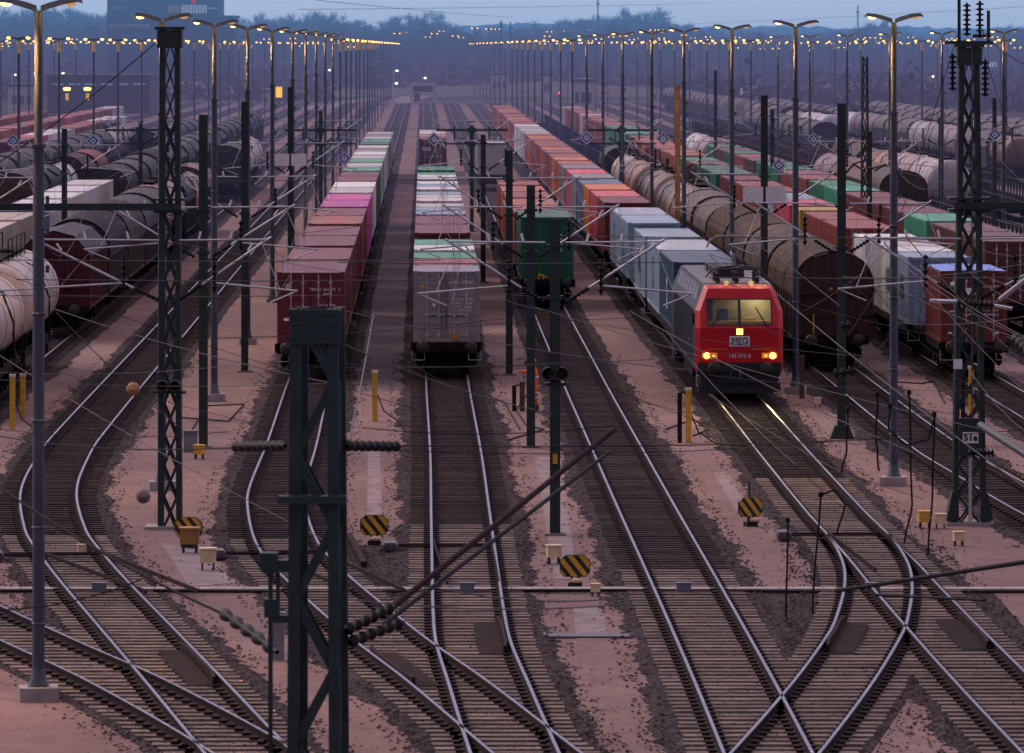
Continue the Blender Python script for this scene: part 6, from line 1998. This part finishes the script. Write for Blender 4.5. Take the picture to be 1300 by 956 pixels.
# hazy wooded ridges on the horizon
for Y, base, amp, seed in ((3600, 17, 5, 1), (5200, 27, 8, 4)):
    b = MB(); vs = []; fs = []; rr = random.Random(seed); n = 260
    ph = [rr.uniform(0, 6) for _ in range(5)]
    for i in range(n + 1):
        x = -650 + 1300 * i / n
        hgt = base + amp * (.5 * sin(x * .006 + ph[0]) + .3 * sin(x * .017 + ph[1]) + .15 * sin(x * .05 + ph[2])) + rr.uniform(-1.2, 1.2) + (3 if x > 60 else 0)
        vs += [(x, Y, -.3), (x, Y + 30, hgt), (x, Y + 500, hgt * .8)]
        if i: a = (i - 1) * 3; fs += [(a, a + 3, a + 4, a + 1), (a + 1, a + 4, a + 5, a + 2)]
    b.add(vs, fs)
    tag(b.build('hills', M['bank']), kind='structure')

# ------------------------------------------------------------------ bare winter trees
def tree_mesh(seed, h, spread, kind):
    rr = random.Random(seed); tr = MB(); cr = MB()
    def grow(p, d, L, r, lv):
        q = p + d * L
        (tr if lv < 2 else cr).tube([p, (p + q) / 2 + Vector((rr.uniform(-1, 1), rr.uniform(-1, 1), 0)) * L * .05, q], [r, r * .85, r * .65], 4 if lv < 2 else 3, caps=False)
        if lv >= 4:
            for _ in range(7):
                a = (p + (q - p) * rr.uniform(.1, 1)); dd = (d + Vector((rr.gauss(0, .7), rr.gauss(0, .7), rr.gauss(.15, .5)))).normalized()
                e_ = a + dd * rr.uniform(.7, 1.9) * h / 20; sd_ = dd.cross(Vector((rr.random(), rr.random(), rr.random()))).normalized() * .05
                cr.add([a - sd_, a + sd_, e_ + sd_ * .5, e_ - sd_ * .5], [(0, 1, 2, 3)])
            return
        n = (5, 4, 4, 4)[lv]
        for i in range(n):
            f = rr.uniform(.35, 1.0) if lv else rr.uniform(.3, 1.0)
            a = p + (q - p) * f
            dd = (d * (1.0 if kind != 'slim' else 1.7) + Vector((rr.gauss(0, spread), rr.gauss(0, spread), rr.uniform(-.1, .35)))).normalized()
            grow(a, dd, L * rr.uniform(.5, .78), r * .55, lv + 1)
        if lv < 3: grow(q, (d + Vector((rr.gauss(0, .2), rr.gauss(0, .2), .1))).normalized(), L * .6, r * .6, lv + 1)
    grow(Vector((0, 0, 0)), Vector((0, 0, 1)), h * .36, h * .016, 0)
    zm = max(v[2] for v in tr.v + cr.v)
    for m in (tr, cr): m.v = [(x * h / zm, y * h / zm, z * h / zm) for x, y, z in m.v]
    return tr.mesh('trunk', M['trunk']), cr.mesh('crown', M['twig'])


KINDS = [('broad', .75), ('broad', .9), ('round', .6), ('slim', .22), ('broad', .8)]
TM = [tree_mesh(11 + i, 20, s, k) for i, (k, s) in enumerate(KINDS)]
TLAB = ['broad bare tree in the hazy tree belt', 'wide-spreading bare tree in the hazy tree belt', 'rounded bare tree in the hazy tree belt', 'slim upright bare tree in the hazy tree belt', 'loose-crowned bare tree in the hazy tree belt']


def skyline(px):      # top row of the tree belt in the photo
    K = [(-40, 2), (60, 0), (130, 8), (290, 24), (330, 12), (420, 10), (470, 22), (520, 8), (560, 14), (600, 30), (650, 33), (700, 20), (760, 16), (830, 4), (860, 22), (900, 30), (980, 34), (1050, 34), (1110, 20), (1150, 34), (1210, 44), (1280, 28), (1340, 30)]
    for (a, ya), (c, yc_) in zip(K, K[1:]):
        if a <= px <= c: return ya + (yc_ - ya) * (px - a) / (c - a)
    return 30


def tree(i, X, Y, h, where=''):
    t = empty('bare_tree', (X, Y, -.3), R.uniform(0, 6.28), TLAB[i] + where, 'tree', 'bare trees beyond the yard: ' + TLAB[i].split(' in ')[0])
    s = h / 20; t.scale = (s * R.uniform(.95, 1.25), s * R.uniform(.95, 1.25), s)
    put('trunk', TM[i][0], t); put('crown', TM[i][1], t)


for row, (Y0, f) in enumerate(((1750, .72), (2050, .9), (2400, 1.0))):
    px = -30
    while px < 1335:
        Y = Y0 + R.uniform(-70, 70); X = (px - CX) * Y / F
        top = HY - (HY - skyline(px)) * f + R.uniform(-2, 7)
        hh = H + (HY - top) * Y / F
        tree(R.choice((0, 0, 1, 2, 2, 4, 4, 3)), X, Y, max(7, hh))
        px += R.uniform(12, 26)
# low scrub and far wood that reads as one mass
b = MB()
for i in range(15000):
    Y = R.uniform(1420, 2600); px = R.uniform(-30, 1330); z = abs(R.gauss(0, 3.2)); s = R.uniform(.5, 1.8)
    if i % 2:
        px = R.choice((R.uniform(840, 1330), R.uniform(840, 1330), R.uniform(-30, 420))); Y = R.uniform(1010 if px > 870 else 1180, 1480); z = abs(R.gauss(0, 1.0 + .8 * (1 + sin(px * .03 + Y * .01)))); s *= .6
    X = (px - CX) * Y / F
    a = R.random() * 6; u = Vector((cos(a), sin(a), R.uniform(-.3, .6))) * s; v = Vector((-sin(a) * .3, cos(a) * .3, 1)) * s * R.uniform(.3, .9)
    c0 = Vector((X, Y, z)); b.add([c0 - u - v, c0 + u - v * .6, c0 + u * .6 + v, c0 - u * .7 + v * .8], [(0, 1, 2, 3)])
tag(b.build('scrub', M['twig']), 'dark mass of leafless scrub below the tree belt', 'scrub', kind='stuff')

# ------------------------------------------------------------------ the worker in orange
def skin(pts, edges, name, mat, parent, sub=2):
    me = bpy.data.meshes.new(name + '_skel'); me.from_pydata([p[:3] for p in pts], edges, [])
    o = bpy.data.objects.new(name + '_skel', me); col.objects.link(o)
    m = o.modifiers.new('s', 'SKIN'); m.use_smooth_shade = True
    for i, v in enumerate(me.skin_vertices[0].data):
        r = pts[i][3]; v.radius = (r if not isinstance(r, tuple) else r[0], r if not isinstance(r, tuple) else r[1]); v.use_root = (i == 0)
    s = o.modifiers.new('d', 'SUBSURF'); s.levels = sub; s.render_levels = sub
    dg = bpy.context.evaluated_depsgraph_get(); dg.update()
    r = bpy.data.meshes.new_from_object(o.evaluated_get(dg))
    bpy.data.objects.remove(o); bpy.data.meshes.remove(me)
    r.materials.clear(); r.materials.append(mat)
    return put(name, r, parent)


pw = gnd(677.5, 523)
t = empty('person', pw, 0, 'worker in orange work clothes behind the post, one arm stretched left', 'person')
# x to the right of the photo, worker faces left (-x); pelvis first
B = [(0.02, 0, .95, (.15, .17)), (0.01, 0, 1.15, (.14, .16)), (0.0, 0, 1.36, (.15, .20)), (-.01, 0, 1.48, (.08, .1)), (-.02, 0, 1.56, .06), (-.03, 0, 1.66, .1), (-.03, 0, 1.73, .085),
     (0.02, -.10, .88, .105), (-.03, -.11, .5, .075), (.02, -.11, .1, .055), (-.1, -.11, .04, .05),
     (0.03, .10, .88, .105), (.06, .12, .5, .075), (.12, .12, .1, .055), (.02, .12, .04, .05),
     (-.03, -.2, 1.42, .075), (-.28, -.22, 1.36, .055), (-.52, -.2, 1.36, .04),
     (.04, .2, 1.42, .075), (.14, .24, 1.16, .055), (.04, .24, .96, .04)]
E = [(0, 1), (1, 2), (2, 3), (3, 4), (4, 5), (5, 6), (0, 7), (7, 8), (8, 9), (9, 10), (0, 11), (11, 12), (12, 13), (13, 14), (2, 15), (15, 16), (16, 17), (2, 18), (18, 19), (19, 20)]
body = skin(B, E, 'body', M['hivis'], t)
hd = MB(); hd.lathe((-.03, 0, 1.56), (0, 0, 1), [(0, .03), (.02, .06), (.06, .082), (.11, .09), (.16, .092), (.2, .08), (.24, .04), (.25, 0)], 14)
hd.bar((-.12, 0, 1.655), (-.15, 0, 1.63), .03); hd.box(-.122, -.10, -.03, .03, 1.598, 1.606)
for s in (-1, 1): hd.box(-.05, -.01, s * .09 - .008, s * .09 + .008, 1.63, 1.69)
hd.build('head', M['skin'], body)
hm = MB(); hm.lathe((-.03, 0, 1.70), (0, 0, 1), [(0, .1), (.03, .108), (.08, .09), (.12, .05), (.13, 0)], 14); hm.box(-.18, -.08, -.06, .06, 1.70, 1.715); hm.build('helmet', M['white'], body)
for hx, hy, hz, sg in ((-.54, -.2, 1.36, -1), (.04, .24, .9, 0)):
    P = [(hx + (.03 if sg else 0), hy, hz + (0 if sg else .05), .03), (hx - .05 * (1 if sg else .1), hy, hz - (0 if sg else .04), .036)]; Ed = [(0, 1)]
    for i, (o, ln) in enumerate(((-.03, .07), (-.01, .085), (.01, .08), (.03, .06))):
        k = len(P)
        if sg: P += [(hx - .08, hy + o, hz, .010), (hx - .08 - ln * .6, hy + o, hz - .008, .009), (hx - .08 - ln, hy + o, hz - .03, .008)]
        else: P += [(hx, hy + o, hz - .08, .010), (hx - .008, hy + o, hz - .08 - ln * .6, .009), (hx - .03, hy + o, hz - .08 - ln, .008)]
        Ed += [(1, k), (k, k + 1), (k + 1, k + 2)]
    k = len(P)
    P += [(hx - .04, hy - .04, hz - (.0 if sg else .03), .011), (hx - .075 * (1 if sg else .5), hy - .06, hz - (.02 if sg else .07), .009)]; Ed += [(0, k), (k, k + 1)]
    skin(P, Ed, 'hand', M['skin'], body, 1)
bd = MB()
for s, zz, x0 in ((-1, .42, -.025), (1, .42, .07), (-1, .6, -.02), (1, .6, .055)): bd.cut().lathe((x0, s * .113, zz), (0, 0, 1), [(0, .078), (0, .092), (.06, .094), (.06, .08)], 12)
bd.cut().lathe((.01, 0, 1.13), (0, 0, 1), [(0, .15), (0, .172), (.06, .172), (.06, .15)], 14)
bd.pieces('reflective_or_lit_band', M['galv'], body)
bt = MB()
for s, x0 in ((-1, 0.0), (1, .1)): bt.cut().box(x0 - .19, x0 + .07, s * .115 - .06, s * .115 + .06, 0.0, .1); bt.lathe((x0 + .01, s * .115, .08), (0, 0, 1), [(0, .075), (.16, .07), (.16, .05)], 10)
bt.pieces('boot', M['black'], body)
